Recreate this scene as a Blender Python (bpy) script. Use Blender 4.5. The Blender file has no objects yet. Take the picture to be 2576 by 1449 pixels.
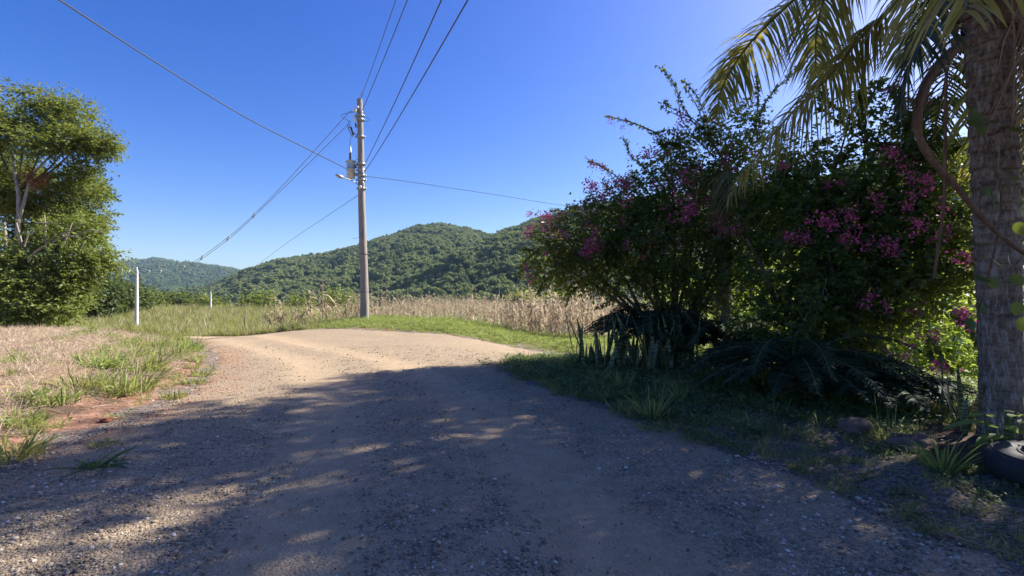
import bpy, math, random
import numpy as np
from mathutils import Vector

rng = np.random.default_rng(11)
random.seed(5)
C = bpy.context.scene.collection
scene = bpy.context.scene
rad = math.radians

# ------------------------------------------------------------------ camera, sky, sun, exposure
FPX, HX, HY, EYE = 1250.0, 1288.0, 735.0, 1.5      # focal length and horizon in a 2576 px wide frame
cam_d = bpy.data.cameras.new('camera')
cam = bpy.data.objects.new('camera', cam_d)
C.objects.link(cam)
cam.location = (0, 0, EYE)
cam.rotation_euler = (rad(90.48), 0, 0)
cam_d.sensor_width = 36
cam_d.lens = 36 * FPX / 2576
cam_d.clip_start = 0.05
cam_d.clip_end = 20000
scene.camera = cam

SUN_AZ, SUN_EL = rad(62), rad(40)                  # to the right of straight ahead, above the horizon
w = bpy.data.worlds.new('World')
scene.world = w
w.use_nodes = True
wt = w.node_tree
wt.nodes.clear()
sky = wt.nodes.new('ShaderNodeTexSky')
sky.sky_type = 'NISHITA'
sky.sun_disc = False
sky.sun_elevation = SUN_EL
sky.sun_rotation = SUN_AZ
sky.altitude = 300
sky.air_density = 1.0
sky.dust_density = 1.3
sky.ozone_density = 4.0
hs = wt.nodes.new('ShaderNodeHueSaturation')
hs.inputs['Saturation'].default_value = 1.36
hs.inputs['Hue'].default_value = .523
bg = wt.nodes.new('ShaderNodeBackground')
bg.inputs['Strength'].default_value = 0.063
wo = wt.nodes.new('ShaderNodeOutputWorld')
wt.links.new(sky.outputs[0], hs.inputs['Color'])
wt.links.new(hs.outputs[0], bg.inputs['Color'])
wt.links.new(bg.outputs[0], wo.inputs['Surface'])

SUN_DIR = Vector((math.sin(SUN_AZ) * math.cos(SUN_EL), math.cos(SUN_AZ) * math.cos(SUN_EL), math.sin(SUN_EL)))
sd_ = bpy.data.lights.new('sun', 'SUN')
sd_.energy = 4.0
sd_.angle = rad(0.5)
sd_.color = (1.0, 0.94, 0.85)
so = bpy.data.objects.new('sun', sd_)
C.objects.link(so)
so.rotation_euler = SUN_DIR.to_track_quat('Z', 'Y').to_euler()
so.location = (20, 20, 30)

scene.view_settings.view_transform = 'Standard'
scene.view_settings.look = 'None'
scene.view_settings.gamma = 1
scene.view_settings.use_curve_mapping = False
scene.view_settings.exposure = 1.66
scene.render.engine = 'CYCLES'
scene.cycles.max_bounces = 6
scene.cycles.diffuse_bounces = 3
scene.cycles.glossy_bounces = 2
scene.cycles.transmission_bounces = 4
scene.cycles.volume_bounces = 0
scene.cycles.transparent_max_bounces = 4

# ------------------------------------------------------------------ helpers
def P(px, py, Y):
    return np.array(((px - HX) / FPX * Y, Y, EYE - (py - HY) / FPX * Y))

def ss(a, b, x):
    t = np.clip((x - a) / (b - a), 0, 1)
    return t * t * (3 - 2 * t)

def norm(v):
    v = np.asarray(v, float)
    return v / (np.linalg.norm(v, axis=-1, keepdims=True) + 1e-9)

def U(a, b, n=None):
    return rng.uniform(a, b, n)

def unit(n):
    return norm(rng.normal(size=(n, 3)))

_ph = rng.uniform(0, 6.28, (8, 3))
def noise2(x, y, s):
    """smooth cheap noise, about -1..1, feature size s"""
    r = 0
    for k in range(5):
        a = 1.7 * k + 0.3
        f = 6.28 / s * (0.7 + 0.33 * k)
        r = r + np.sin((x * math.cos(a) + y * math.sin(a)) * f + _ph[k, 0] + 1.3 * np.sin((x * math.sin(a) - y * math.cos(a)) * f * 0.6 + _ph[k, 1]))
    return r / 5 * 1.6

def tag(o, label=None, cat=None, group=None, kind=None):
    if label: o['label'] = label
    if cat: o['category'] = cat
    if group: o['group'] = group
    if kind: o['kind'] = kind
    return o

def thing(name, label, cat, loc=(0, 0, 0), group=None):
    o = bpy.data.objects.new(name, None)
    o.empty_display_size = 0.2
    C.objects.link(o)
    o.location = tuple(float(c) for c in loc)
    return tag(o, label, cat, group)

class Geo:
    def __init__(s):
        s.V, s.L, s.S, s.M, s.n = [], [], [], [], 0
    def add(s, v, f, mi=0):
        v = np.asarray(v, np.float32).reshape(-1, 3)
        f = np.asarray(f, np.int32)
        s.V.append(v); s.L.append((f + s.n).ravel())
        s.S.append(np.full(len(f), f.shape[1], np.int32)); s.M.append(np.full(len(f), mi, np.int32))
        s.n += len(v)
        return s
    def mesh(s, name, mats, origin=(0, 0, 0), smooth=False):
        me = bpy.data.meshes.new(name)
        v = np.concatenate(s.V) - np.asarray(origin, np.float32)
        l = np.concatenate(s.L); z = np.concatenate(s.S); m = np.concatenate(s.M)
        me.vertices.add(len(v)); me.vertices.foreach_set('co', v.astype(np.float32).ravel())
        me.loops.add(len(l)); me.loops.foreach_set('vertex_index', l)
        me.polygons.add(len(z))
        st = np.concatenate(([0], np.cumsum(z)[:-1])).astype(np.int32)
        me.polygons.foreach_set('loop_start', st)
        try: me.polygons.foreach_set('loop_total', z)
        except Exception: pass
        for mt in (mats if isinstance(mats, (list, tuple)) else [mats]): me.materials.append(mt)
        me.polygons.foreach_set('material_index', m)
        if smooth: me.polygons.foreach_set('use_smooth', np.ones(len(z), bool))
        me.update(calc_edges=True); me.validate()
        return me
    def build(s, name, mats, parent=None, smooth=False, at=None):
        """mesh object; world-space vertices, origin at its parent's (or at) location"""
        org = np.array((0, 0, 0), float)
        if at is not None: org = np.array(at, float)
        elif parent is not None:
            p = parent
            while p is not None: org += np.array(p.location); p = p.parent
        o = bpy.data.objects.new(name, s.mesh(name, mats, org, smooth))
        C.objects.link(o)
        if parent is not None: o.parent = parent
        elif at is not None: o.location = tuple(float(c) for c in at)
        return o

def link_mesh(name, me, parent=None, loc=(0, 0, 0), rot=(0, 0, 0), scl=(1, 1, 1)):
    o = bpy.data.objects.new(name, me)
    C.objects.link(o)
    o.parent = parent
    o.location = tuple(float(c) for c in loc); o.rotation_euler = tuple(float(c) for c in rot)
    o.scale = tuple(float(c) for c in (scl if np.ndim(scl) else (scl,) * 3))
    return o

def tube(g, pts, r, sides=8, cap=True, mi=0):
    pts = np.asarray(pts, float); n = len(pts)
    r = np.broadcast_to(np.asarray(r, float), (n,))
    t = norm(np.gradient(pts, axis=0))
    a = np.array((1.0, 0, 0)) if abs(t[0, 0]) < 0.8 else np.array((0, 1.0, 0))
    vs = []
    for i in range(n):
        a = a - t[i] * a.dot(t[i]); a = a / np.linalg.norm(a)
        b = np.cross(t[i], a)
        th = np.arange(sides) * 2 * math.pi / sides
        vs.append(pts[i] + r[i] * (np.cos(th)[:, None] * a + np.sin(th)[:, None] * b))
    f = []
    for i in range(n - 1):
        for k in range(sides):
            k2 = (k + 1) % sides
            f.append((i * sides + k, i * sides + k2, (i + 1) * sides + k2, (i + 1) * sides + k))
    g.add(np.concatenate(vs), f, mi)
    if cap:
        g.add(vs[-1], [tuple(range(sides))], mi)
        g.add(vs[0], [tuple(range(sides))[::-1]], mi)

def box(g, c, d, mi=0, R=None):
    c = np.asarray(c, float); d = np.asarray(d, float) / 2
    v = np.array([(x, y, z) for x in (-1, 1) for y in (-1, 1) for z in (-1, 1)]) * d
    if R is not None: v = v @ np.asarray(R).T
    g.add(v + c, [(0, 1, 3, 2), (4, 6, 7, 5), (0, 4, 5, 1), (2, 3, 7, 6), (0, 2, 6, 4), (1, 5, 7, 3)], mi)

def lathe(g, c, prof, sides=16, mi=0, axis=(0, 0, 1)):
    ax = norm(axis); a = np.cross(ax, (0.3, 1, 0.1)); a = norm(a); b = np.cross(ax, a)
    th = np.arange(sides) * 2 * math.pi / sides
    ring = np.cos(th)[:, None] * a + np.sin(th)[:, None] * b
    vs = [np.asarray(c) + r * ring + h * ax for r, h in prof]
    f = [(i * sides + k, i * sides + (k + 1) % sides, (i + 1) * sides + (k + 1) % sides, (i + 1) * sides + k)
         for i in range(len(prof) - 1) for k in range(sides)]
    g.add(np.concatenate(vs), f, mi)
    g.add(vs[-1], [tuple(range(sides))], mi); g.add(vs[0], [tuple(range(sides))[::-1]], mi)

def curve(pts, n=24):
    """Catmull-Rom through pts"""
    p = np.asarray(pts, float)
    p = np.vstack((2 * p[0] - p[1], p, 2 * p[-1] - p[-2]))
    m = len(p) - 3
    out = []
    for u in np.linspace(0, m - 1e-6, n):
        i = int(u); t = u - i
        a, b, c, d = p[i:i + 4]
        out.append(0.5 * (2 * b + (c - a) * t + (2 * a - 5 * b + 4 * c - d) * t * t + (3 * b - a - 3 * c + d) * t ** 3))
    return np.array(out)

def frames(d, up):
    y = norm(d); x = norm(np.cross(y, up)); z = np.cross(x, y)
    return np.stack((x, y, z), axis=2)             # columns

LEAF4 = (np.array([(0, 0, 0), (-.30, .38, .07), (0, 1, -.10), (.30, .38, .07), (0, .45, -.02)]),
         np.array([(0, 4, 1), (1, 4, 2), (0, 3, 4), (4, 3, 2)]))
LEAF2 = (np.array([(0, 0, 0), (-.24, .45, .06), (0, 1, -.05), (.24, .45, .06)]), np.array([(0, 2, 1), (0, 3, 2)]))
LEAFN = (np.array([(0, 0, 0), (-.15, .45, .04), (0, 1, -.12), (.15, .45, .04)]), np.array([(0, 2, 1), (0, 3, 2)]))

def scatter_proto(g, pos, R, s, proto, mi=0):
    v, f = proto
    n, k = len(pos), len(v)
    if n == 0: return
    vv = np.einsum('nij,kj->nki', R, v) * np.asarray(s).reshape(n, 1, 1) + pos[:, None, :]
    ff = f[None] + (np.arange(n) * k)[:, None, None]
    g.add(vv.reshape(-1, 3), ff.reshape(-1, f.shape[1]), mi)

def strips(g, p0, d, L, W, grav, side=None, nseg=3, prof=None, mi=0, kink=0.0):
    """N blades: start p0, direction d, length L, width W, bending down by grav"""
    p0 = np.atleast_2d(np.asarray(p0, float)); n = len(p0)
    d = norm(np.broadcast_to(np.asarray(d, float), (n, 3)))
    L = np.broadcast_to(np.asarray(L, float), (n,)); W = np.broadcast_to(np.asarray(W, float), (n,))
    grav = np.broadcast_to(np.asarray(grav, float), (n,))
    if side is None:
        side = np.cross(d, unit(n))
    side = norm(np.broadcast_to(side, (n, 3)))
    if prof is None: prof = np.array([0.8, 1, 0.75, 0.05]) if nseg == 3 else np.interp(np.linspace(0, 1, nseg + 1), [0, .3, .7, 1], [.7, 1, .75, .04])
    ts = np.linspace(0, 1, nseg + 1)
    vs = np.zeros((n, nseg + 1, 2, 3))
    for i, t in enumerate(ts):
        c = p0 + d * (L * t)[:, None]
        c[:, 2] -= grav * L * t * t * 0.6
        sdv = side
        if kink:
            sdv = norm(side + kink * t * rng.normal(size=(n, 3)))
            c = c + rng.normal(size=(n, 3)) * (kink * 0.06 * L * t)[:, None]
        vs[:, i, 0] = c - sdv * (W * prof[i] / 2)[:, None]
        vs[:, i, 1] = c + sdv * (W * prof[i] / 2)[:, None]
    k = (nseg + 1) * 2
    f = np.array([(2 * i, 2 * i + 1, 2 * i + 3, 2 * i + 2) for i in range(nseg)])
    ff = f[None] + (np.arange(n) * k)[:, None, None]
    g.add(vs.reshape(-1, 3), ff.reshape(-1, 4), mi)

def foliage(g, lobes, n_clump, per, leaf, twig, proto=LEAF2, droop=0.25, shell=0.55, gap=0.0, spread=0.5, keep=None, tw=None, flat=0.0):
    """leaf sprays through the volume of ellipsoid lobes (cx, cy, cz, rx, ry, rz)"""
    lb = np.array([l[:6] for l in lobes], float)
    wts = (lb[:, 3] * lb[:, 4] * lb[:, 5]) ** (2 / 3.0); wts = wts / wts.sum()
    idx = rng.choice(len(lb), n_clump, p=wts)
    u = unit(n_clump)
    r = shell + (1.08 - shell) * np.sqrt(U(0, 1, n_clump))
    c = lb[idx, :3] + u * lb[idx, 3:6] * r[:, None]
    if gap > 0:
        s = lb[:, 3].mean() * 0.9
        q = (noise2(c[:, 0] + 0.5 * c[:, 2], c[:, 2] - 0.4 * c[:, 1], s) + noise2(c[:, 1], c[:, 2], s * .7)) * .5
        m = q > (gap - 1.0) * 0.9
        c, u = c[m], u[m]
    if keep is not None:
        m = keep(c); c, u = c[m], u[m]
    n = len(c)
    td = norm(u * 0.8 + unit(n) * 0.7 + np.array((0, 0, 0.15 - droop)))
    if flat: td[:, 2] *= (1 - flat); td = norm(td)
    t = np.tile(np.linspace(0.1, 1, per), n)
    cc = np.repeat(c, per, 0); dd = np.repeat(td, per, 0)
    pos = cc + dd * (t * twig)[:, None] * U(.7, 1.3, n * per)[:, None]
    sgn = np.tile(np.where(np.arange(per) % 2, 1.0, -1.0), n)
    lat = norm(np.cross(dd, np.array((0, 0, 1.0)) + 0.4 * rng.normal(size=(n * per, 3))))
    ld = norm(dd * 0.5 + lat * sgn[:, None] * spread * 1.6 + unit(n * per) * 0.35 + np.array((0, 0, -droop)))
    up = np.array((0, 0, 1.0)) + 0.65 * rng.normal(size=(n * per, 3)) * (1 - flat)
    scatter_proto(g, pos, frames(ld, up), leaf * U(.6, 1.3, n * per), proto)
    if tw is not None:
        strips(tw, c, td, twig * 1.1, twig * 0.035, 0.1, nseg=1, prof=np.array([1, .3]))
    return c

# ------------------------------------------------------------------ materials
def new_mat(name):
    m = bpy.data.materials.new(name)
    m.use_nodes = True
    nt = m.node_tree
    nt.nodes.clear()
    out = nt.nodes.new('ShaderNodeOutputMaterial')
    return m, nt, out

def N(nt, t, **kw):
    n = nt.nodes.new(t)
    for k, v in kw.items():
        if k in n.inputs: n.inputs[k].default_value = v
        else: setattr(n, k, v)
    return n

def ramp(nt, fac, stops):
    r = nt.nodes.new('ShaderNodeValToRGB')
    e = r.color_ramp.elements
    while len(e) < len(stops): e.new(0.5)
    for i, (p, c) in enumerate(stops):
        e[i].position = p; e[i].color = (*c, 1) if len(c) == 3 else c
    nt.links.new(fac, r.inputs['Fac'])
    return r.outputs['Color']

def mixc(nt, fac, a, b, blend='MIX'):
    m = nt.nodes.new('ShaderNodeMix'); m.data_type = 'RGBA'; m.blend_type = blend
    for s, v in ((0, fac), (6, a), (7, b)):
        if isinstance(v, bpy.types.NodeSocket): nt.links.new(v, m.inputs[s])
        elif s == 0: m.inputs[0].default_value = v
        else: m.inputs[s].default_value = (*v, 1)
    return m.outputs[2]

def math_n(nt, op, a, b=None, c=None):
    m = nt.nodes.new('ShaderNodeMath'); m.operation = op
    for i, v in enumerate((a, b, c)):
        if v is None: continue
        if isinstance(v, bpy.types.NodeSocket): nt.links.new(v, m.inputs[i])
        else: m.inputs[i].default_value = v
    return m.outputs[0]

def leaf_mat(name, stops, trans, fac=0.35, rough=0.55, spec=0.35, obj_var=False):
    m, nt, out = new_mat(name)
    geo = N(nt, 'ShaderNodeNewGeometry')
    f = geo.outputs['Random Per Island']
    if obj_var == 2: f = N(nt, 'ShaderNodeObjectInfo').outputs['Random']
    elif obj_var:
        oi = N(nt, 'ShaderNodeObjectInfo')
        f = math_n(nt, 'ADD', math_n(nt, 'MULTIPLY', f, 0.5), math_n(nt, 'MULTIPLY', oi.outputs['Random'], 0.5))
    col = ramp(nt, f, stops)
    b = N(nt, 'ShaderNodeBsdfPrincipled', **{'Roughness': rough, 'Specular IOR Level': spec})
    nt.links.new(col, b.inputs['Base Color'])
    t = N(nt, 'ShaderNodeBsdfTranslucent')
    nt.links.new(mixc(nt, 0.75, col, trans), t.inputs['Color'])
    mx = N(nt, 'ShaderNodeMixShader'); mx.inputs[0].default_value = fac
    nt.links.new(b.outputs[0], mx.inputs[1]); nt.links.new(t.outputs[0], mx.inputs[2])
    nt.links.new(mx.outputs[0], out.inputs['Surface'])
    return m

def rough_mat(name, stops, scale=6, rough=0.85, bump=0.3, spec=0.25, stretch=(1, 1, 1), detail=8, metal=0.0, dist=0.02):
    m, nt, out = new_mat(name)
    tc = N(nt, 'ShaderNodeTexCoord'); mp = N(nt, 'ShaderNodeMapping'); mp.inputs['Scale'].default_value = stretch
    nt.links.new(tc.outputs['Object'], mp.inputs['Vector'])
    nz = N(nt, 'ShaderNodeTexNoise', Scale=scale, Detail=detail, Roughness=0.65)
    nt.links.new(mp.outputs[0], nz.inputs['Vector'])
    col = ramp(nt, nz.outputs['Fac'], stops)
    b = N(nt, 'ShaderNodeBsdfPrincipled', **{'Roughness': rough, 'Specular IOR Level': spec, 'Metallic': metal})
    nt.links.new(col, b.inputs['Base Color'])
    if bump:
        bp = N(nt, 'ShaderNodeBump', Strength=bump, Distance=dist)
        nt.links.new(nz.outputs['Fac'], bp.inputs['Height']); nt.links.new(bp.outputs[0], b.inputs['Normal'])
    nt.links.new(b.outputs[0], out.inputs['Surface'])
    return m

def road_material():
    m, nt, out = new_mat('gravel_road')
    g = N(nt, 'ShaderNodeNewGeometry')
    pos = g.outputs['Position']
    big = N(nt, 'ShaderNodeTexNoise', Scale=0.55, Detail=5, Roughness=0.6)
    med = N(nt, 'ShaderNodeTexNoise', Scale=5.0, Detail=6, Roughness=0.7)
    v1 = N(nt, 'ShaderNodeTexVoronoi', Scale=48.0); v2 = N(nt, 'ShaderNodeTexVoronoi', Scale=110.0)
    fine = N(nt, 'ShaderNodeTexNoise', Scale=180.0, Detail=4, Roughness=0.7)
    wn = N(nt, 'ShaderNodeTexNoise', Scale=9.0, Detail=2)
    mixv = N(nt, 'ShaderNodeMix'); mixv.data_type = 'VECTOR'
    for n in (big, med, fine, wn): nt.links.new(pos, n.inputs['Vector'])
    for v in (v1, v2): nt.links.new(pos, v.inputs['Vector'])
    at = N(nt, 'ShaderNodeAttribute', attribute_name='track')       # 1 in the packed wheel tracks, 0 in loose gravel
    sep = N(nt, 'ShaderNodeSeparateColor'); nt.links.new(v1.outputs['Color'], sep.inputs[0])
    sep2 = N(nt, 'ShaderNodeSeparateColor'); nt.links.new(v2.outputs['Color'], sep2.inputs[0])
    stone = ramp(nt, sep.outputs[0], [(0, (.15, .112, .075)), (.45, (.27, .20, .128)), (.8, (.36, .275, .175)), (1, (.56, .46, .33))])
    stone2 = ramp(nt, sep2.outputs[0], [(0, (.18, .135, .085)), (.5, (.29, .215, .137)), (1, (.45, .345, .225))])
    dust = ramp(nt, med.outputs['Fac'], [(.3, (.35, .255, .155)), (.5, (.42, .31, .19)), (.7, (.48, .365, .235))])
    st = mixc(nt, 0.5, stone, stone2)
    f = math_n(nt, 'ADD', math_n(nt, 'MULTIPLY', at.outputs['Fac'], 0.75), math_n(nt, 'MULTIPLY', big.outputs['Fac'], 0.5))
    f = math_n(nt, 'ADD', f, math_n(nt, 'MULTIPLY', med.outputs['Fac'], 0.30))
    rr = ramp(nt, f, [(.36, (0, 0, 0)), (1.0, (1, 1, 1))])
    fs = N(nt, 'ShaderNodeSeparateColor'); nt.links.new(rr, fs.inputs[0])
    fac = math_n(nt, 'ADD', math_n(nt, 'MULTIPLY', fs.outputs[0], 0.78), 0.12)
    col = mixc(nt, fac, st, dust)
    red = N(nt, 'ShaderNodeAttribute', attribute_name='red')
    col = mixc(nt, red.outputs['Fac'], col, (.30, .125, .065))
    b = N(nt, 'ShaderNodeBsdfPrincipled', **{'Roughness': 0.9, 'Specular IOR Level': 0.2})
    nt.links.new(col, b.inputs['Base Color'])
    h = math_n(nt, 'ADD', math_n(nt, 'MULTIPLY', v1.outputs['Distance'], -0.9), math_n(nt, 'MULTIPLY', v2.outputs['Distance'], -0.45))
    h = math_n(nt, 'ADD', h, math_n(nt, 'MULTIPLY', fine.outputs['Fac'], 0.25))
    h = math_n(nt, 'ADD', h, math_n(nt, 'MULTIPLY', med.outputs['Fac'], 0.9))
    bp = N(nt, 'ShaderNodeBump', Strength=0.75, Distance=0.02)
    nt.links.new(h, bp.inputs['Height']); nt.links.new(bp.outputs[0], b.inputs['Normal'])
    nt.links.new(b.outputs[0], out.inputs['Surface'])
    return m

def ground_material():
    m, nt, out = new_mat('field_ground')
    g = N(nt, 'ShaderNodeNewGeometry'); pos = g.outputs['Position']
    n1 = N(nt, 'ShaderNodeTexNoise', Scale=1.1, Detail=6, Roughness=0.65)
    n2 = N(nt, 'ShaderNodeTexNoise', Scale=14.0, Detail=8, Roughness=0.7)
    v = N(nt, 'ShaderNodeTexVoronoi', Scale=45.0)
    for n in (n1, n2, v): nt.links.new(pos, n.inputs['Vector'])
    def A(nm): return N(nt, 'ShaderNodeAttribute', attribute_name=nm).outputs['Fac']
    soil = ramp(nt, n2.outputs['Fac'], [(.3, (.055, .036, .025)), (.55, (.11, .072, .05)), (.75, (.17, .12, .085))])
    red = ramp(nt, n2.outputs['Fac'], [(.3, (.13, .062, .042)), (.5, (.24, .128, .085)), (.7, (.38, .25, .17))])
    straw = ramp(nt, n2.outputs['Fac'], [(.3, (.16, .10, .055)), (.5, (.30, .21, .12)), (.7, (.42, .32, .20))])
    green = ramp(nt, n2.outputs['Fac'], [(.3, (.07, .085, .025)), (.5, (.15, .16, .05)), (.7, (.24, .23, .09))])
    sep = N(nt, 'ShaderNodeSeparateColor'); nt.links.new(v.outputs['Color'], sep.inputs[0])
    grav = ramp(nt, sep.outputs[0], [(0, (.09, .075, .065)), (.5, (.17, .135, .11)), (1, (.30, .24, .19))])
    def k(nm, lo=.35, hi=.62):
        f = math_n(nt, 'MULTIPLY', A(nm), math_n(nt, 'ADD', n1.outputs['Fac'], 0.5))
        r = N(nt, 'ShaderNodeMapRange'); r.inputs[1].default_value = lo; r.inputs[2].default_value = hi
        nt.links.new(f, r.inputs[0]); return r.outputs[0]
    c = mixc(nt, k('straw'), soil, straw)
    c = mixc(nt, k('green'), c, green)
    c = mixc(nt, k('red'), c, red)
    c = mixc(nt, k('gravel'), c, grav)
    b = N(nt, 'ShaderNodeBsdfPrincipled', **{'Roughness': 0.95, 'Specular IOR Level': 0.15})
    nt.links.new(c, b.inputs['Base Color'])
    bp = N(nt, 'ShaderNodeBump', Strength=0.7, Distance=0.05)
    nt.links.new(n2.outputs['Fac'], bp.inputs['Height']); nt.links.new(bp.outputs[0], b.inputs['Normal'])
    nt.links.new(b.outputs[0], out.inputs['Surface'])
    return m

M = {}
M['road'] = road_material()
M['ground'] = ground_material()
M['hill'] = rough_mat('wooded_hillside', [(.3, (.022, .034, .014)), (.5, (.036, .054, .02)), (.7, (.055, .075, .028))], scale=0.03, rough=1, bump=0, spec=0)
M['pebble'] = leaf_mat('pebble', [(0, (.14, .113, .082)), (.5, (.26, .208, .148)), (.88, (.39, .32, .235)), (1, (.64, .58, .50))], (0, 0, 0), fac=0.0, rough=.85, spec=.25, obj_var=2)
M['clod'] = rough_mat('red_clod', [(.3, (.18, .06, .03)), (.6, (.33, .12, .06)), (.8, (.42, .2, .11))], scale=30)
M['straw'] = leaf_mat('dry_straw', [(0, (.28, .19, .13)), (.4, (.46, .35, .24)), (.8, (.60, .49, .36)), (1, (.66, .58, .45))], (.6, .48, .32), fac=.35, rough=.7, spec=.2)
M['grass'] = leaf_mat('green_grass', [(0, (.11, .15, .04)), (.5, (.20, .24, .07)), (1, (.34, .34, .15))], (.46, .50, .12), fac=.48)
M['grass_pale'] = leaf_mat('pale_grass', [(0, (.13, .16, .035)), (.5, (.24, .25, .07)), (1, (.36, .33, .14))], (.45, .45, .12), fac=.33)
M['weed'] = leaf_mat('weed_leaf', [(0, (.10, .15, .03)), (.6, (.20, .27, .06)), (1, (.32, .36, .12))], (.46, .54, .12), fac=.45)
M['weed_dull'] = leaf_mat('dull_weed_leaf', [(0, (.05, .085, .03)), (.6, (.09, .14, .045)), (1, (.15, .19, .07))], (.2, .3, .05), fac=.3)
M['corn'] = leaf_mat('dry_corn', [(0, (.17, .115, .07)), (.4, (.38, .28, .18)), (.8, (.58, .47, .33)), (1, (.68, .60, .48))], (.6, .49, .34), fac=.38, rough=.75, spec=.2)
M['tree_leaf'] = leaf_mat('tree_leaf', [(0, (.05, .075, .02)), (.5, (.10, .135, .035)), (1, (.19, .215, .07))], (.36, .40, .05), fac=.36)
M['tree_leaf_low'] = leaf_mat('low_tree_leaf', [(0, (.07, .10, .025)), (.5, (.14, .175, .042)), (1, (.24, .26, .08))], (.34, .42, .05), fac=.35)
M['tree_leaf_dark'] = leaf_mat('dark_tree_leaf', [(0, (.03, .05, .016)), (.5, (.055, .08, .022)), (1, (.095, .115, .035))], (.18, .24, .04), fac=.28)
M['tree_leaf_brown'] = leaf_mat('dead_tree_leaf', [(0, (.14, .06, .03)), (1, (.30, .14, .06))], (.4, .2, .08), fac=.3)
M['far_leaf'] = leaf_mat('hill_tree_leaf', [(0, (.115, .14, .05)), (.45, (.165, .195, .07)), (.8, (.21, .235, .085)), (.93, (.23, .235, .11)), (1, (.27, .235, .13))], (.30, .36, .14), fac=.30, rough=.9, spec=.1, obj_var=True)
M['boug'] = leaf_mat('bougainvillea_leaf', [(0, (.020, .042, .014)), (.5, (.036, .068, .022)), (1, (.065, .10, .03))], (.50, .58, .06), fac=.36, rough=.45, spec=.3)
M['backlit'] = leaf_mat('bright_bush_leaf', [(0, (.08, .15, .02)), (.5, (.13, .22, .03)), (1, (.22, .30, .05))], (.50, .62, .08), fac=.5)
M['bract'] = leaf_mat('pink_bract', [(0, (.26, .03, .085)), (.5, (.44, .06, .18)), (1, (.66, .18, .32))], (.75, .14, .32), fac=.35, rough=.6, spec=.15)
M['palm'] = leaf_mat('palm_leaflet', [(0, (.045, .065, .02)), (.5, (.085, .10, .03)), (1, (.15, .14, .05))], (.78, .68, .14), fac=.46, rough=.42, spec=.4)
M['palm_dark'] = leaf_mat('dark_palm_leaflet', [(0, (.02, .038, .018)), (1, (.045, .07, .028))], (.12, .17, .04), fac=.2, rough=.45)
M['palm_dry'] = leaf_mat('dry_palm_leaflet', [(0, (.16, .11, .065)), (.6, (.28, .20, .12)), (1, (.38, .29, .18))], (.5, .36, .18), fac=.35)
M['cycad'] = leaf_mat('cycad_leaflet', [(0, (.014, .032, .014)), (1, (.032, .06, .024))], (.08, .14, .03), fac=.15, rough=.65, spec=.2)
M['litter'] = leaf_mat('dry_leaf', [(0, (.12, .075, .045)), (.5, (.23, .155, .095)), (1, (.42, .33, .22))], (.4, .25, .1), fac=.15)
M['rachis'] = rough_mat('frond_rachis', [(.3, (.09, .085, .035)), (.7, (.17, .145, .06))], scale=20, rough=.6)
M['bark_pale'] = rough_mat('pale_bark', [(.3, (.13, .11, .085)), (.5, (.26, .23, .18)), (.7, (.38, .34, .28))], scale=5, stretch=(1, 1, .35), bump=.5)
M['bark_dark'] = rough_mat('dark_bark', [(.3, (.05, .038, .028)), (.55, (.11, .085, .062)), (.75, (.19, .155, .115))], scale=9, stretch=(1, 1, .3), bump=.7)
M['vine'] = rough_mat('vine_bark', [(.3, (.085, .052, .032)), (.55, (.16, .10, .062)), (.75, (.23, .155, .10))], scale=22, stretch=(1, 1, .4), bump=.6)
M['fibre'] = rough_mat('palm_fibre', [(.3, (.085, .052, .03)), (.55, (.17, .11, .066)), (.75, (.29, .21, .135))], scale=18, stretch=(1, 1, .2), bump=.8)
M['rock'] = rough_mat('brown_rock', [(.3, (.09, .058, .042)), (.55, (.17, .115, .083)), (.75, (.25, .18, .135))], scale=9, bump=.7)
M['rubber'] = rough_mat('old_rubber', [(.3, (.018, .018, .02)), (.7, (.04, .04, .042))], scale=14, rough=.7, bump=.25)
M['concrete'] = rough_mat('pole_concrete', [(.3, (.50, .49, .46)), (.5, (.60, .59, .56)), (.7, (.68, .67, .64))], scale=4, bump=.15)
M['steel'] = rough_mat('galvanised_steel', [(.3, (.28, .29, .30)), (.7, (.42, .43, .44))], scale=20, rough=.45, bump=.1, metal=.7)
M['tank'] = rough_mat('grey_tank_paint', [(.3, (.46, .47, .45)), (.5, (.53, .54, .51)), (.75, (.60, .60, .57))], scale=5, rough=.4, bump=.05, spec=.5)
M['porcelain'] = rough_mat('white_porcelain', [(.3, (.70, .70, .68)), (.7, (.80, .80, .78))], scale=9, rough=.25, bump=0, spec=.6)
M['brown_glaze'] = rough_mat('brown_glaze', [(.3, (.06, .035, .025)), (.7, (.10, .06, .045))], scale=9, rough=.25, bump=0, spec=.6)
M['wire'] = rough_mat('weathered_cable', [(.3, (.045, .05, .055)), (.7, (.075, .08, .085))], scale=9, rough=.6, bump=0)
M['wire_pale'] = rough_mat('bare_aluminium_cable', [(.3, (.16, .17, .19)), (.7, (.25, .26, .28))], scale=9, rough=.5, bump=0)
M['spacer'] = rough_mat('pale_spacer', [(.3, (.55, .55, .55)), (.7, (.65, .65, .65))], scale=9, rough=.5, bump=0)
M['glass'] = rough_mat('lamp_glass', [(.3, (.32, .30, .25)), (.7, (.42, .40, .34))], scale=9, rough=.15, bump=0, spec=.6)

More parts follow.
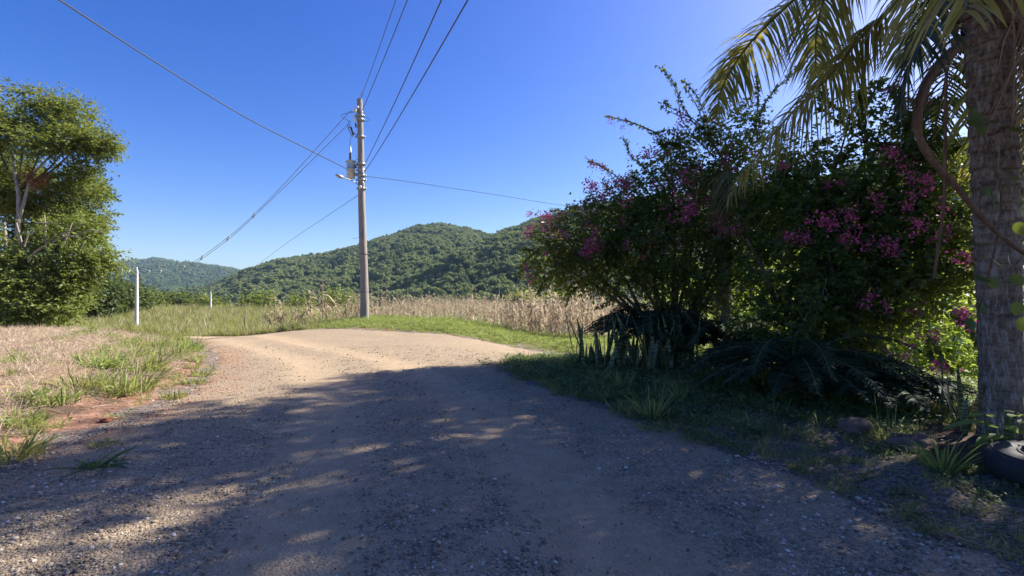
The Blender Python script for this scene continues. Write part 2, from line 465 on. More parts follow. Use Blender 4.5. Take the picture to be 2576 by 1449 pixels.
def wood_pole_material():
    m, nt, out = new_mat('weathered_pole_wood')
    tc = N(nt, 'ShaderNodeTexCoord')
    mp = N(nt, 'ShaderNodeMapping'); mp.inputs['Scale'].default_value = (1, 1, .07)
    nt.links.new(tc.outputs['Object'], mp.inputs['Vector'])
    a = N(nt, 'ShaderNodeTexNoise', Scale=38.0, Detail=6, Roughness=.7); nt.links.new(mp.outputs[0], a.inputs['Vector'])
    bnz = N(nt, 'ShaderNodeTexNoise', Scale=1.3, Detail=3); nt.links.new(tc.outputs['Object'], bnz.inputs['Vector'])
    c1 = ramp(nt, a.outputs['Fac'], [(.3, (.12, .10, .085)), (.5, (.26, .225, .19)), (.7, (.40, .355, .30))])
    c = mixc(nt, math_n(nt, 'MULTIPLY', bnz.outputs['Fac'], .5), c1, (.30, .28, .25))
    b = N(nt, 'ShaderNodeBsdfPrincipled', **{'Roughness': .85, 'Specular IOR Level': .2})
    nt.links.new(c, b.inputs['Base Color'])
    bp = N(nt, 'ShaderNodeBump', Strength=.5, Distance=.02); nt.links.new(a.outputs['Fac'], bp.inputs['Height']); nt.links.new(bp.outputs[0], b.inputs['Normal'])
    nt.links.new(b.outputs[0], out.inputs['Surface'])
    return m
M['pole_wood'] = wood_pole_material()

def palm_trunk_material():
    m, nt, out = new_mat('palm_trunk_bark')
    tc = N(nt, 'ShaderNodeTexCoord')
    mp = N(nt, 'ShaderNodeMapping'); mp.inputs['Scale'].default_value = (1, 1, 5)
    nt.links.new(tc.outputs['Object'], mp.inputs['Vector'])
    a = N(nt, 'ShaderNodeTexNoise', Scale=5.0, Detail=7, Roughness=.65); nt.links.new(mp.outputs[0], a.inputs['Vector'])
    c_ = N(nt, 'ShaderNodeTexNoise', Scale=3.0, Detail=5); nt.links.new(tc.outputs['Object'], c_.inputs['Vector'])
    c1 = ramp(nt, a.outputs['Fac'], [(.3, (.085, .058, .04)), (.48, (.18, .13, .09)), (.6, (.28, .21, .145)), (.75, (.38, .30, .22))])
    c = mixc(nt, math_n(nt, 'MULTIPLY', c_.outputs['Fac'], .45), c1, (.16, .12, .085))
    at = N(nt, 'ShaderNodeAttribute', attribute_name='ring')
    mp2 = N(nt, 'ShaderNodeMapping'); mp2.inputs['Scale'].default_value = (1, 1, .25); nt.links.new(tc.outputs['Object'], mp2.inputs['Vector'])
    d_ = N(nt, 'ShaderNodeTexNoise', Scale=30.0, Detail=8, Roughness=.75); nt.links.new(mp2.outputs[0], d_.inputs['Vector'])
    c = mixc(nt, ramp(nt, d_.outputs['Fac'], [(.5, (0, 0, 0)), (.62, (1, 1, 1))]), c, (.33, .30, .25))
    c = mixc(nt, ramp(nt, d_.outputs['Fac'], [(.36, (1, 1, 1)), (.44, (0, 0, 0))]), c, (.05, .035, .025))
    c = mixc(nt, math_n(nt, 'MULTIPLY', at.outputs['Fac'], .8), c, (.055, .036, .025))
    b = N(nt, 'ShaderNodeBsdfPrincipled', **{'Roughness': .9, 'Specular IOR Level': .2})
    nt.links.new(c, b.inputs['Base Color'])
    bp = N(nt, 'ShaderNodeBump', Strength=.9, Distance=.02); nt.links.new(math_n(nt, 'ADD', a.outputs['Fac'], d_.outputs['Fac']), bp.inputs['Height']); nt.links.new(bp.outputs[0], b.inputs['Normal'])
    nt.links.new(b.outputs[0], out.inputs['Surface'])
    return m
M['palm_trunk'] = palm_trunk_material()

def snake_material():
    m, nt, out = new_mat('banded_snake_leaf')
    tc = N(nt, 'ShaderNodeTexCoord')
    wv = N(nt, 'ShaderNodeTexWave', Scale=5.0, Distortion=9.0, Detail=4.0); wv.bands_direction = 'Z'
    nt.links.new(tc.outputs['Object'], wv.inputs['Vector'])
    c = ramp(nt, wv.outputs['Fac'], [(.2, (.04, .06, .02)), (.6, (.095, .125, .045)), (.85, (.17, .185, .085))])
    at = N(nt, 'ShaderNodeAttribute', attribute_name='margin')
    c = mixc(nt, at.outputs['Fac'], c, (.34, .33, .13))
    b = N(nt, 'ShaderNodeBsdfPrincipled', **{'Roughness': .4, 'Specular IOR Level': .4})
    nt.links.new(c, b.inputs['Base Color']); nt.links.new(b.outputs[0], out.inputs['Surface'])
    return m
M['snake'] = snake_material()

# ------------------------------------------------------------------ terrain
_edge = [(-4.7, -9), (-4.45, 0), (-4.3, 3), (-4.35, 4.6), (-4.6, 6.4), (-5.2, 8.3), (-6.5, 11), (-8.4, 13.6), (-10.6, 16.2), (-14.0, 19.3), (-21, 22), (-36, 24),
         (-36, 30), (-20, 27), (-15, 24.6), (-10, 21.6), (-6.1, 19.9), (-2.6, 18.0), (0.1, 16.9), (2.2, 15.9), (6, 14.6), (14, 13.4), (27, 12),
         (27, 8.0), (14, 9.4), (6.5, 11.3), (2.2, 12.0), (0.5, 11.5), (-.25, 10.3), (.3, 8.4), (.85, 7.3), (1.4, 6.3), (1.9, 5.1), (2.3, 4.2), (2.75, 2.9), (3.3, 1.6), (4.0, -2), (4.5, -9)]
_pe = np.array(_edge)
_loop = []
for i in range(len(_pe)):
    a, b, c, d = _pe[i - 1], _pe[i], _pe[(i + 1) % len(_pe)], _pe[(i + 2) % len(_pe)]
    for t in np.linspace(0, 1, 4, endpoint=False):
        _loop.append(0.5 * (2 * b + (c - a) * t + (2 * a - 5 * b + 4 * c - d) * t * t + (3 * b - a - 3 * c + d) * t ** 3))
_loop = np.array(_loop)

def road_sd(X, Y):
    """distance to the road's edge: negative on the road"""
    X = np.asarray(X, float); Y = np.asarray(Y, float); shp = X.shape
    x, y = X.ravel(), Y.ravel()
    d2 = np.full(x.shape, 1e9); ins = np.zeros(x.shape, bool)
    A = _loop; B = np.roll(_loop, -1, 0)
    for (ax, ay), (bx, by) in zip(A, B):
        ex, ey = bx - ax, by - ay
        t = np.clip(((x - ax) * ex + (y - ay) * ey) / (ex * ex + ey * ey + 1e-12), 0, 1)
        d2 = np.minimum(d2, (x - ax - t * ex) ** 2 + (y - ay - t * ey) ** 2)
        cnd = (ay > y) != (by > y)
        with np.errstate(divide='ignore', invalid='ignore'):
            xi = ex * (y - ay) / (ey if ey != 0 else 1e-12) + ax
        ins ^= cnd & (x < xi)
    d = np.sqrt(d2)
    return np.where(ins, -d, d).reshape(shp)

def g0(X, Y, sd):
    z = -.55 * ss(-3, 2, X) * ss(10.5, 16, Y)
    z = z - .40 * ss(-7, -13, X) * ss(14.5, 20, Y)
    z = z + .36 * ss(.1, 2.2, sd) * ss(-3.5, -4.6, X) * (1 - ss(15.5, 20, Y))
    z = z + (-1.15 * ss(19, 36, Y) + .75 * ss(42, 62, Y)) * ss(-6, -14, X)
    z = z + .20 * ss(.2, 2.0, sd) * ss(15, 18, Y) * ss(-10, -7, X)
    z = z + .10 * ss(.2, 1.5, sd) * ss(0, 1.5, X) * (1 - ss(10, 12, Y))
    y1 = 78 - 26 * ss(-16, -6, X)
    z = z - 30 * ss(0, 1, (Y - y1) / (200 - y1))
    z = z - 2.2 * ss(6.5, 15, X) - 12 * ss(15, 70, X)
    z = z - 14 * ss(35, 160, -X) * ss(30, 120, Y)
    z = z + (.035 * noise2(X, Y, 1.3) + .02 * noise2(X + 9, Y, .5)) * ss(.0, .7, sd)
    return z

def G(X, Y):
    X = np.asarray(X, float); Y = np.asarray(Y, float)
    sd = road_sd(X, Y)
    return g0(X, Y, sd)

def gz(x, y): return float(G(np.array([x]), np.array([y]))[0])

def grid_mesh(name, X, Y, Z, mat, keep=None, attrs=None, smooth=True):
    ny, nx = X.shape
    v = np.stack((X, Y, Z), -1).reshape(-1, 3)
    i = np.arange(ny * nx).reshape(ny, nx)
    f = np.stack((i[:-1, :-1], i[:-1, 1:], i[1:, 1:], i[1:, :-1]), -1).reshape(-1, 4)
    if keep is not None:
        kq = keep.reshape(-1)[f].any(1); f = f[kq]
        used = np.unique(f); re = np.full(len(v), -1); re[used] = np.arange(len(used)); f = re[f]; v = v[used]
        if attrs: attrs = {k: a.reshape(-1)[used] for k, a in attrs.items()}
    g = Geo(); g.add(v, f)
    o = g.build(name, mat, smooth=smooth)
    for k, a in (attrs or {}).items():
        at = o.data.attributes.new(k, 'FLOAT', 'POINT'); at.data.foreach_set('value', np.asarray(a, np.float32).ravel())
    return o

def spaced(a, b, fine, n, c=0.0):
    """grid lines from a to b, fine apart near c, coarser away from it"""
    def side(L, n):
        if L <= 0: return np.array([])
        k = np.arange(1, n + 1)
        lo, hi = 1.0001, 1.5
        for _ in range(60):
            q = (lo + hi) / 2
            if fine * (q ** n - 1) / (q - 1) < L: lo = q
            else: hi = q
        return fine * (q ** k - 1) / (q - 1)
    l = side(c - a, n); r = side(b - c, n)
    return np.concatenate((c - l[::-1], [c], c + r))

gx = spaced(-3300, 3300, .11, 190, 0.0); gy = spaced(-60, 3300, .12, 210, 6.0)
GX, GY = np.meshgrid(gx, gy)
SD = road_sd(GX, GY)
GZ = g0(GX, GY, SD)
leftb = ss(-3.5, -4.6, GX) * (1 - ss(19, 22, GY))
edge_n = 0.25 * noise2(GX, GY, 1.2)
attrs = {
    'gravel': np.clip(1.35 - (SD + edge_n) / np.where(GX > 0, 1.3, .28), 0, 1.2),
    'red': leftb * np.clip(.85 - np.abs(SD - .35 + edge_n) / .8 + .35 * noise2(GX, GY, .8), 0, 1.1) + leftb * .55 * (noise2(GX, GY, 2.6) > .55),
    'straw': leftb * ss(.8, 2.2, SD) + ss(20, 24, GY) * (GX > -4) * .8,
    'green': ss(14, 17, GY) * (1 - .6 * leftb) * ss(0, .6, SD) + ss(17, 22, GY) * ss(-10, -16, GX),
}
GZ = GZ - .06 * ss(.05, -.5, SD)
tag(grid_mesh('ground', GX, GY, GZ, M['ground'], attrs=attrs), kind='structure')

rx = np.arange(-36, 27.2, .16); ry = np.arange(-9, 30.2, .16)
RX, RY = np.meshgrid(rx, ry)
RS = road_sd(RX, RY)
RZ = g0(RX, RY, np.minimum(RS, 0)) + .012 * noise2(RX, RY, 2.5) * ss(0, -.6, RS) + .006 * noise2(RX, RY, .45)
RZ = RZ + .02 * noise2(RX, RY, .7) * ss(-.7, 0, RS) * .6 - .085 * ss(-.12, .32, RS + .12 * noise2(RX, RY, .9))
# wheel tracks: two packed lanes that follow the bend
track_c = lambda y: np.interp(y, [-9, 0, 2.6, 4, 7, 9, 11, 14, 18, 24], [.2, -.05, -.25, -.6, -1.6, -2.5, -3.7, -6.5, -10, -14])
cx = track_c(RY)
off = np.abs(np.abs(RX - cx) - .95)
track = np.clip(1.15 - off / .7, 0, 1) + .2 * noise2(RX, RY, 3.0)
RZ = RZ - .02 * np.clip(1 - off / .6, 0, 1) * ss(0, -.6, RS)
redr = np.clip(1 - np.abs(RS) / .9, 0, 1) * ss(-2, -4, RX) * (1 - ss(14, 18, RY)) * .6 * (noise2(RX, RY, 1.1) * .5 + .6)
road = tag(grid_mesh('road', RX, RY, RZ, M['road'], keep=RS < .45, attrs={'track': np.clip(track, 0, 1), 'red': np.clip(redr, 0, 1)}), kind='structure')

# ------------------------------------------------------------------ scatter of uncountable stuff (geometry nodes)
def scatter(name, pts, protos, scl, rot=None, idx=None, label=None, cat=None):
    n = len(pts)
    me = bpy.data.meshes.new(name)
    me.vertices.add(n); me.vertices.foreach_set('co', np.asarray(pts, np.float32).ravel())
    if rot is None: rot = np.stack((U(-.12, .12, n), U(-.12, .12, n), U(0, 6.28, n)), -1)
    if idx is None: idx = rng.integers(0, len(protos), n)
    a = me.attributes.new('rot', 'FLOAT_VECTOR', 'POINT'); a.data.foreach_set('vector', np.asarray(rot, np.float32).ravel())
    s = np.asarray(scl, np.float32)
    if s.ndim == 1: s = np.repeat(s[:, None], 3, 1)
    a = me.attributes.new('scl', 'FLOAT_VECTOR', 'POINT'); a.data.foreach_set('vector', s.ravel())
    a = me.attributes.new('idx', 'INT', 'POINT'); a.data.foreach_set('value', np.asarray(idx, np.int32))
    o = bpy.data.objects.new(name, me); C.objects.link(o)
    col = bpy.data.collections.new(name + '_pieces')
    for k, pm in enumerate(protos):
        col.objects.link(bpy.data.objects.new('%s_piece_%02d' % (name, k), pm))
    ng = bpy.data.node_groups.new(name, 'GeometryNodeTree')
    ng.interface.new_socket('Geometry', in_out='INPUT', socket_type='NodeSocketGeometry')
    ng.interface.new_socket('Geometry', in_out='OUTPUT', socket_type='NodeSocketGeometry')
    gi = ng.nodes.new('NodeGroupInput'); go = ng.nodes.new('NodeGroupOutput')
    ci = ng.nodes.new('GeometryNodeCollectionInfo'); ci.inputs['Collection'].default_value = col
    ci.inputs['Separate Children'].default_value = True; ci.inputs['Reset Children'].default_value = True
    ip = ng.nodes.new('GeometryNodeInstanceOnPoints'); ip.inputs['Pick Instance'].default_value = True
    def attr(nm, t):
        q = ng.nodes.new('GeometryNodeInputNamedAttribute'); q.data_type = t; q.inputs['Name'].default_value = nm
        return [s for s in q.outputs if s.enabled][0]
    L = ng.links.new
    L(gi.outputs[0], ip.inputs['Points']); L(ci.outputs[0], ip.inputs['Instance'])
    L(attr('idx', 'INT'), ip.inputs['Instance Index']); L(attr('rot', 'FLOAT_VECTOR'), ip.inputs['Rotation']); L(attr('scl', 'FLOAT_VECTOR'), ip.inputs['Scale'])
    L(ip.outputs[0], go.inputs[0])
    md = o.modifiers.new('scatter', 'NODES'); md.node_group = ng
    return tag(o, label, cat, kind='stuff')

def tuft_mesh(mat, n=22, h=.3, wd=.006, spread=.06, lean=.5, grav=.5, nseg=3, kink=0, flatp=0.0):
    g = Geo()
    a = U(0, 6.28, n); r = spread * np.sqrt(U(0, 1, n))
    p0 = np.stack((np.cos(a) * r, np.sin(a) * r, np.zeros(n) - .01), -1)
    b = a + U(-.8, .8, n)
    ln = lean * U(.1, 1.2, n)
    d = np.stack((np.cos(b) * ln, np.sin(b) * ln, np.where(U(0, 1, n) < flatp, .12, 1.0)), -1)
    strips(g, p0, d, h * U(.45, 1.1, n), wd * U(.7, 1.3, n), grav * U(.3, 1.3, n), nseg=nseg, kink=kink)
    return g.mesh('tuft', mat)

def weed_mesh(mat, n=26, h=.16, leaf=.06, r=.14):
    g = Geo()
    a = U(0, 6.28, n); rr = r * np.sqrt(U(0, 1, n)); z = h * U(.15, 1, n)
    p = np.stack((np.cos(a) * rr, np.sin(a) * rr, z), -1)
    d = np.stack((np.cos(a), np.sin(a), U(-.2, .7, n)), -1)
    scatter_proto(g, p, frames(d, np.array((0, 0, 1.0)) + .4 * rng.normal(size=(n, 3))), leaf * U(.6, 1.4, n), LEAF4)
    strips(g, p * (.3, .3, 0), p * (.7, .7, 1) + (0, 0, .01), z, .004, .1, nseg=1, prof=np.array([1, .5]))
    return g.mesh('weed', mat)

def pts_in(x0, x1, y0, y1, n, keep=None):
    x = U(x0, x1, n); y = U(y0, y1, n)
    sd = road_sd(x, y)
    if keep is not None:
        m = keep(x, y, sd); x, y, sd = x[m], y[m], sd[m]
    return np.stack((x, y, g0(x, y, sd)), -1), sd

# ------------------------------------------------------------------ hills
def lobed_tree_mesh(mat, n=210, leaf=.30, conifer=False):
    g = Geo()
    k = 6
    c = np.concatenate(([(0, 0, .62)], unit(k) * (.30, .30, .20) + (0, 0, .62)))
    if conifer: c = np.stack((U(-.06, .06, 7), U(-.06, .06, 7), np.linspace(.3, 1.0, 7)), -1)
    i = rng.integers(0, len(c), n); u = unit(n); u[:, 2] = np.abs(u[:, 2]) * 1.0 - .25
    rr = .25 if not conifer else (.26 - .20 * (c[i, 2] - .3))[:, None]
    p = c[i] + norm(u) * rr * U(.8, 1.1, n)[:, None]
    d = norm(unit(n) + u * .2)
    scatter_proto(g, p, frames(d, norm(u) + .22 * rng.normal(size=(n, 3))), leaf * U(.6, 1.2, n), (LEAF2[0] * (1.6, 1, 1) - (0, .5, 0), LEAF2[1]))
    return g.mesh('hill_tree', mat)
hill_protos = [lobed_tree_mesh(M['far_leaf']) for _ in range(6)] + [lobed_tree_mesh(M['far_leaf'], conifer=True)]

def hill(name, ridge, Yr, Y0, zbase, amp, fs, n_trees, size, tree_name, seed=0, bare=None, px=(-900, 3900), nu=150, nv=60, vmin=.05):
    rp = np.array(ridge, float)
    u = np.linspace(px[0], px[1], nu)
    t = np.concatenate((np.linspace(0, 1, nv), np.linspace(1.04, 1.5, 10)))
    Ug, T = np.meshgrid(u, t)
    def surf(Ug, T):
        ry_ = np.interp(Ug, rp[:, 0], rp[:, 1])
        ry_ = ry_ + 1.2 * noise2(Ug, Ug * 0 + seed, 90)
        yr = Yr * (1 + .10 * noise2(Ug, Ug * 0 + 7 + seed, 900))
        Zr = EYE + (HY - ry_) / FPX * yr - size * .8
        Y = Y0 + (yr - Y0) * T
        X = (Ug - HX) / FPX * Y
        prof = np.where(T <= 1, np.sin(np.clip(T, 0, 1) * math.pi / 2) ** 1.15 * .55 + np.clip(T, 0, 1) * .45, 1 - (T - 1) * 1.1)
        env = np.clip(T, 0, 1) * np.clip(1 - T, 0, 1) * 4
        Z = zbase + (Zr - zbase) * prof + amp * env * (noise2(X + seed * 31, Y * .7, fs) * .7 + .5 * noise2(X, Y + seed * 17, fs * .45))
        return X, Y, Z
    X, Y, Z = surf(Ug, T)
    tag(grid_mesh(name, X, Y, Z, M['hill']), kind='structure')
    uu = U(px[0] + 20, px[1] - 20, n_trees); tt = vmin + (1.03 - vmin) * np.sqrt(U(0, 1, n_trees))
    X, Y, Z = surf(uu, tt)
    m = np.ones(n_trees, bool)
    if bare is not None: m = ~bare(uu, tt)
    pts = np.stack((X, Y, Z - size * .12), -1)[m]; n = len(pts)
    s = size * U(.5, 1.45, n) * (1 + .12 * noise2(pts[:, 0], pts[:, 1], fs * .6))
    con = (noise2(pts[:, 0], pts[:, 1], fs * 1.3) > .75) & (U(0, 1, n) < .7)
    idx = np.where(con, 6, rng.integers(0, 6, n))
    sc3 = np.stack((s, s, s * U(.8, 1.2, n)), -1)
    sc3[con] *= (.75, .75, 1.15)
    scatter(tree_name, pts, hill_protos, sc3, idx=idx)
    return surf

hill('far_hill', [(-900, 720), (100, 690), (240, 669), (330, 656), (370, 654), (378, 650), (410, 650), (420, 655), (480, 662), (540, 668), (600, 679), (700, 705), (900, 745), (3900, 760)],
     2600, 1300, -31, 16, 420, 16000, 10, 'far_hill_forest', seed=3, px=(-500, 1000), nu=120, bare=lambda u, t: (np.abs(t - .52 - .00012 * (u - 480)) < .02) & (u > 410) & (u < 590), vmin=.15)
hill('wooded_hill', [(-900, 770), (300, 765), (420, 748), (520, 722), (600, 690), (700, 657), (800, 644), (900, 624), (1000, 590), (1050, 577), (1090, 571), (1120, 571), (1160, 576), (1210, 588), (1260, 600), (1400, 640), (1700, 700), (3900, 760)],
     1150, 330, -31, 9, 210, 34000, 7.5, 'wooded_hill_forest', seed=1, px=(300, 1800), nu=150)
hs2 = hill('near_hill', [(-900, 800), (700, 790), (900, 742), (1000, 698), (1060, 668), (1150, 632), (1240, 592), (1300, 573), (1350, 555), (1400, 543), (1450, 531), (1600, 507), (1850, 482), (2040, 463), (2300, 372), (2600, 335), (3200, 300), (3900, 300)],
     700, 230, -31, 8, 130, 34000, 6.0, 'near_hill_forest', seed=5, px=(640, 3300), nu=170)
# one tall araucaria standing out on the ridge
ap = P(1392, 545, 690)
g = Geo(); tube(g, [ap + (0, 0, -6), ap + (0, 0, 10)], [.5, .25], 6)
t = thing('araucaria_tree', 'lone flat-topped araucaria standing out against the sky on the wooded ridge', 'tree', ap + (0, 0, -6))
g.build('trunk', M['bark_dark'], t)
g = Geo(); foliage(g, [(ap[0], ap[1], ap[2] + 10, 5, 5, 1.6), (ap[0], ap[1], ap[2] + 6.5, 3.5, 3.5, 1.2)], 160, 4, 1.3, 1.2)
tag(g.build('crown', M['tree_leaf_dark'], t), kind='stuff')

# ------------------------------------------------------------------ poles and cables
def bent(a, b, sag, n=28):
    a, b = np.asarray(a, float), np.asarray(b, float)
    t = np.linspace(0, 1, n)[:, None]
    p = a + (b - a) * t
    p[:, 2] -= (4 * sag * t * (1 - t))[:, 0]
    return p

def cable(pts, r, label, mat='wire', group=None):
    g = Geo(); tube(g, pts, r, 6)
    return tag(g.build('power_cable', M[mat], at=pts[0]), label, 'cable', group)

PY = 23.5
pb = P(918, 805, PY); pt = P(903, 248, PY)
pb[2] = gz(pb[0], pb[1]) - .02
def on_pole(py):                                   # point on the pole's axis at a height seen at row py
    z = EYE - (py - HY) / FPX * PY
    k = (z - pb[2]) / (pt[2] - pb[2]); return pb + (pt - pb) * k
pole = thing('utility_pole', 'tall weathered wooden utility pole with a grey transformer, beside the gravel bend', 'utility pole', pb)
g = Geo()
hh = np.linspace(0, 1, 14)
tube(g, [pb + (pt - pb) * k + (.012 * math.sin(9 * k), 0, 0) for k in hh], .205 - .075 * hh, 14)
g.build('shaft', M['pole_wood'], pole, smooth=True)
def band(py):
    c = on_pole(py); g = Geo()
    lathe(g, c - (0, 0, .05), [(.13, 0), (.185, 0), (.19, .03), (.19, .07), (.185, .1), (.13, .1)], 14)
    for a in (-1, 1): box(g, c + (a * .2, 0, 0), (.07, .09, .07))
    g.build('clamp_band', M['steel'], pole)
for py in (290, 300, 343, 412, 428, 441, 452, 474): band(py)
for py in (640, 735):
    g = Geo(); c = on_pole(py); lathe(g, c, [(.2, 0), (.215, .005), (.215, .02), (.2, .025)], 12); g.build('wire_tie', M['wire'], pole)
g = Geo()
tube(g, [on_pole(q) + (.10 + .03 * math.sin(q / 17), -.19, 0) for q in range(345, 800, 12)], .012, 5)
g.build('ground_wire', M['wire'], pole)
# transformer
tcx = (882 - HX) / FPX * PY; z0 = EYE - (449 - HY) / FPX * PY; z1 = EYE - (404 - HY) / FPX * PY
tr_c = np.array((tcx, PY - .02, z0)); H = z1 - z0
g = Geo(); lathe(g, tr_c, [(.05, 0), (.17, .005), (.19, .03), (.19, H * .5), (.195, H * .5), (.195, H * .53), (.19, H * .53), (.19, H - .06)], 24)
tr = g.build('transformer', M['tank'], pole, smooth=False)
g = Geo(); lathe(g, tr_c + (0, 0, H - .06), [(.19, 0), (.225, .0), (.225, .03), (.19, .05), (.1, .085), (.03, .09)], 24)
for a in range(6): box(g, tr_c + (.22 * math.cos(a * 1.05), .22 * math.sin(a * 1.05), H - .06), (.05, .05, .07))
g.build('lid', M['tank'], tr)
g = Geo()
prof = [(.03, 0)]
for k in range(6): prof += [(.075, .04 + k * .062), (.04, .06 + k * .062)]
lathe(g, tr_c + (-.02, 0, H), prof, 12); g.build('bushing', M['brown_glaze'], tr)
g = Geo(); lathe(g, tr_c + (-.02, 0, H + .40), [(.055, 0), (.055, .20), (.03, .21), (.012, .3)], 10); g.build('bushing_cap', M['porcelain'], tr)
for dz in (.18, H - .2):
    g = Geo(); c = on_pole(430); c[2] = z0 + dz
    for s in (-.07, .07): box(g, (np.array((tr_c[0] + .17, tr_c[1] + s, c[2])) + np.array((c[0] - .14, c[1] + s, c[2]))) / 2, (abs(c[0] - tr_c[0] - .3), .03, .06))
    box(g, (c[0] - .16, c[1], c[2]), (.06, .22, .09)); g.build('hanger_bracket', M['steel'], pole)
for k in range(3):
    g = Geo(); lathe(g, tr_c + (.19, -.1 + .1 * k, H * .62), [(.02, 0), (.035, .02), (.02, .05), (.035, .06), (.015, .1)], 8, axis=(.9, -.4, .2)); g.build('side_bushing', M['brown_glaze'], tr)
# street lamp
la = on_pole(466) + (-.1, -.15, 0); lb_ = P(862, 447, PY - .75)
g = Geo(); tube(g, curve([la, la + (lb_ - la) * .5 + (0, 0, .06), lb_], 10), .024, 8)
arm = g.build('lamp_arm', M['steel'], pole)
g = Geo(); ld = norm((-1, -.9, .35)); up = norm(np.cross(np.cross(ld, (0, 0, 1)), ld)); sd3 = np.cross(ld, up)
lc = lb_ + ld * .16
u_, v_ = np.meshgrid(np.linspace(0, math.pi, 9), np.linspace(0, 2 * math.pi, 17)[:-1], indexing='ij')
vv = lc + (np.cos(u_)[..., None] * ld * .20 + (np.sin(u_) * np.cos(v_))[..., None] * sd3 * .115 + np.maximum(np.sin(u_) * np.sin(v_), -.25)[..., None] * up * .09)
f = [(i * 16 + k, i * 16 + (k + 1) % 16, (i + 1) * 16 + (k + 1) % 16, (i + 1) * 16 + k) for i in range(8) for k in range(16)]
g.add(vv.reshape(-1, 3), f); lh = g.build('lamp_head', M['steel'], arm, smooth=True)
g = Geo(); lathe(g, lc - up * .018, [(.09, 0), (.085, -.03), (.05, -.06), (.01, -.07)], 14, axis=up); g.build('lamp_glass', M['glass'], arm, smooth=True)
# cut-out fuses, arrester, insulators
def fuse(p0, p1, w_=.035):
    g = Geo(); d = np.asarray(p1) - p0; L = np.linalg.norm(d); prof = [(.025, 0)]
    for k in range(5): prof += [(w_ * 1.7, L * (k + .3) / 5), (w_, L * (k + .75) / 5)]
    lathe(g, p0, prof, 10, axis=d); return g
fu = fuse(P(881, 318, PY - .1), P(888, 340, PY - .1)).build('fuse_cutout', M['brown_glaze'], pole)
g = Geo(); a, b = P(875, 322, PY - .12), P(884, 343, PY - .12); tube(g, [a, b], .022, 6); tube(g, [b, P(889, 339, PY - .12)], .02, 6); tube(g, [a, P(880, 317, PY - .1)], .016, 6); g.build('fuse_tube', M['steel'], fu)
g = Geo(); tube(g, [P(888, 333, PY - .1), on_pole(343)], .025, 6); g.build('fuse_bracket', M['steel'], pole)
g = Geo(); lathe(g, P(893, 305, PY - .15), [(.04, 0), (.06, .02), (.06, .2), (.03, .22)], 10, axis=(-.05, 0, 1)); g.build('arrester', M['porcelain'], pole)
g = fuse(P(893, 309, PY - .15), P(895, 320, PY - .15), .03); g.build('arrester_foot', M['brown_glaze'], pole)
for (x_, y_, r_) in ((892, 276, .1), (899, 268, .055), (909, 280, .06), (885, 292, .05), (912, 432, .06), (906, 470, .07), (912, 458, .05)):
    g = Geo(); lathe(g, P(x_, y_, PY - .16) - (0, 0, r_), [(r_ * .3, 0), (r_, .3 * r_), (r_ * .6, .7 * r_), (r_ * 1.1, 1.1 * r_), (r_ * .8, 1.7 * r_), (r_ * .3, 2 * r_)], 12); g.build('insulator', M['porcelain'], pole)
g = Geo(); tube(g, [on_pole(283) + (-.45, -.1, .03), on_pole(283) + (.3, -.1, -.02)], .02, 6); tube(g, [on_pole(246), on_pole(238) + (.06, 0, .06), on_pole(234) + (.2, -.05, .1)], .018, 6); tag(g.build('top_bracket', M['steel'], pole), kind='stuff')
for pts in ([(893, 280), (868, 284), (856, 290), (872, 300), (880, 306), (875, 320)], [(905, 305), (925, 303), (926, 297), (908, 288)],
            [(878, 302), (874, 312), (874, 322)], [(880, 345), (880, 360), (879, 372)], [(889, 408), (897, 400), (902, 402)]):
    g = Geo(); tube(g, curve([P(a, b, PY - .2) for a, b in pts], 16), .010, 5); g.build('jumper_wire', M['wire'], pole)
g = Geo(); tube(g, curve([P(a, b, PY - .3) for a, b in ((916, 575), (908, 590), (896, 600), (886, 598))], 12), .008, 5); g.build('loose_wire', M['wire'], pole)

# cables towards the pole behind the camera (up right in the picture)
END = np.array((7.4, -10.0, 10.2))
cable(bent(on_pole(262) + (.02, 0, .2), END + (-.35, 0, .35), .55), .011, 'thin upper high-voltage cable running from the pole top overhead, left of its twin', group='overhead cables')
cable(bent(on_pole(284) + (.12, -.1, .05), END + (0, 0, 0), .55), .014, 'thicker upper cable with a clip, running from the pole top overhead', group='overhead cables')
cable(bent(on_pole(424) + (.15, -.1, .1), np.array((6.6, -10, 7.9)), .5), .014, 'low-voltage cable running from the transformer overhead, left one of the lower pair', group='overhead cables')
cable(bent(on_pole(440) + (.15, -.1, .08), np.array((7.3, -10, 7.45)), .5), .015, 'low-voltage cable running from the transformer overhead, right one of the lower pair', group='overhead cables')
g = Geo()
sc_ = bent(on_pole(284) + (.12, -.1, .05), END, .55)[9]
for a in range(5): box(g, sc_ + (-.12 + .06 * a, .05 * a, .18 - .08 * (a % 3)), (.07, .05, .14))
tube(g, [sc_ + (-.2, 0, .35), sc_ + (.05, 0, 0)], .02, 6)
tag(g.build('cable_spacer', M['spacer'], at=sc_), 'pale spacer clamp on the overhead cables at the top edge of the picture', 'cable spacer')
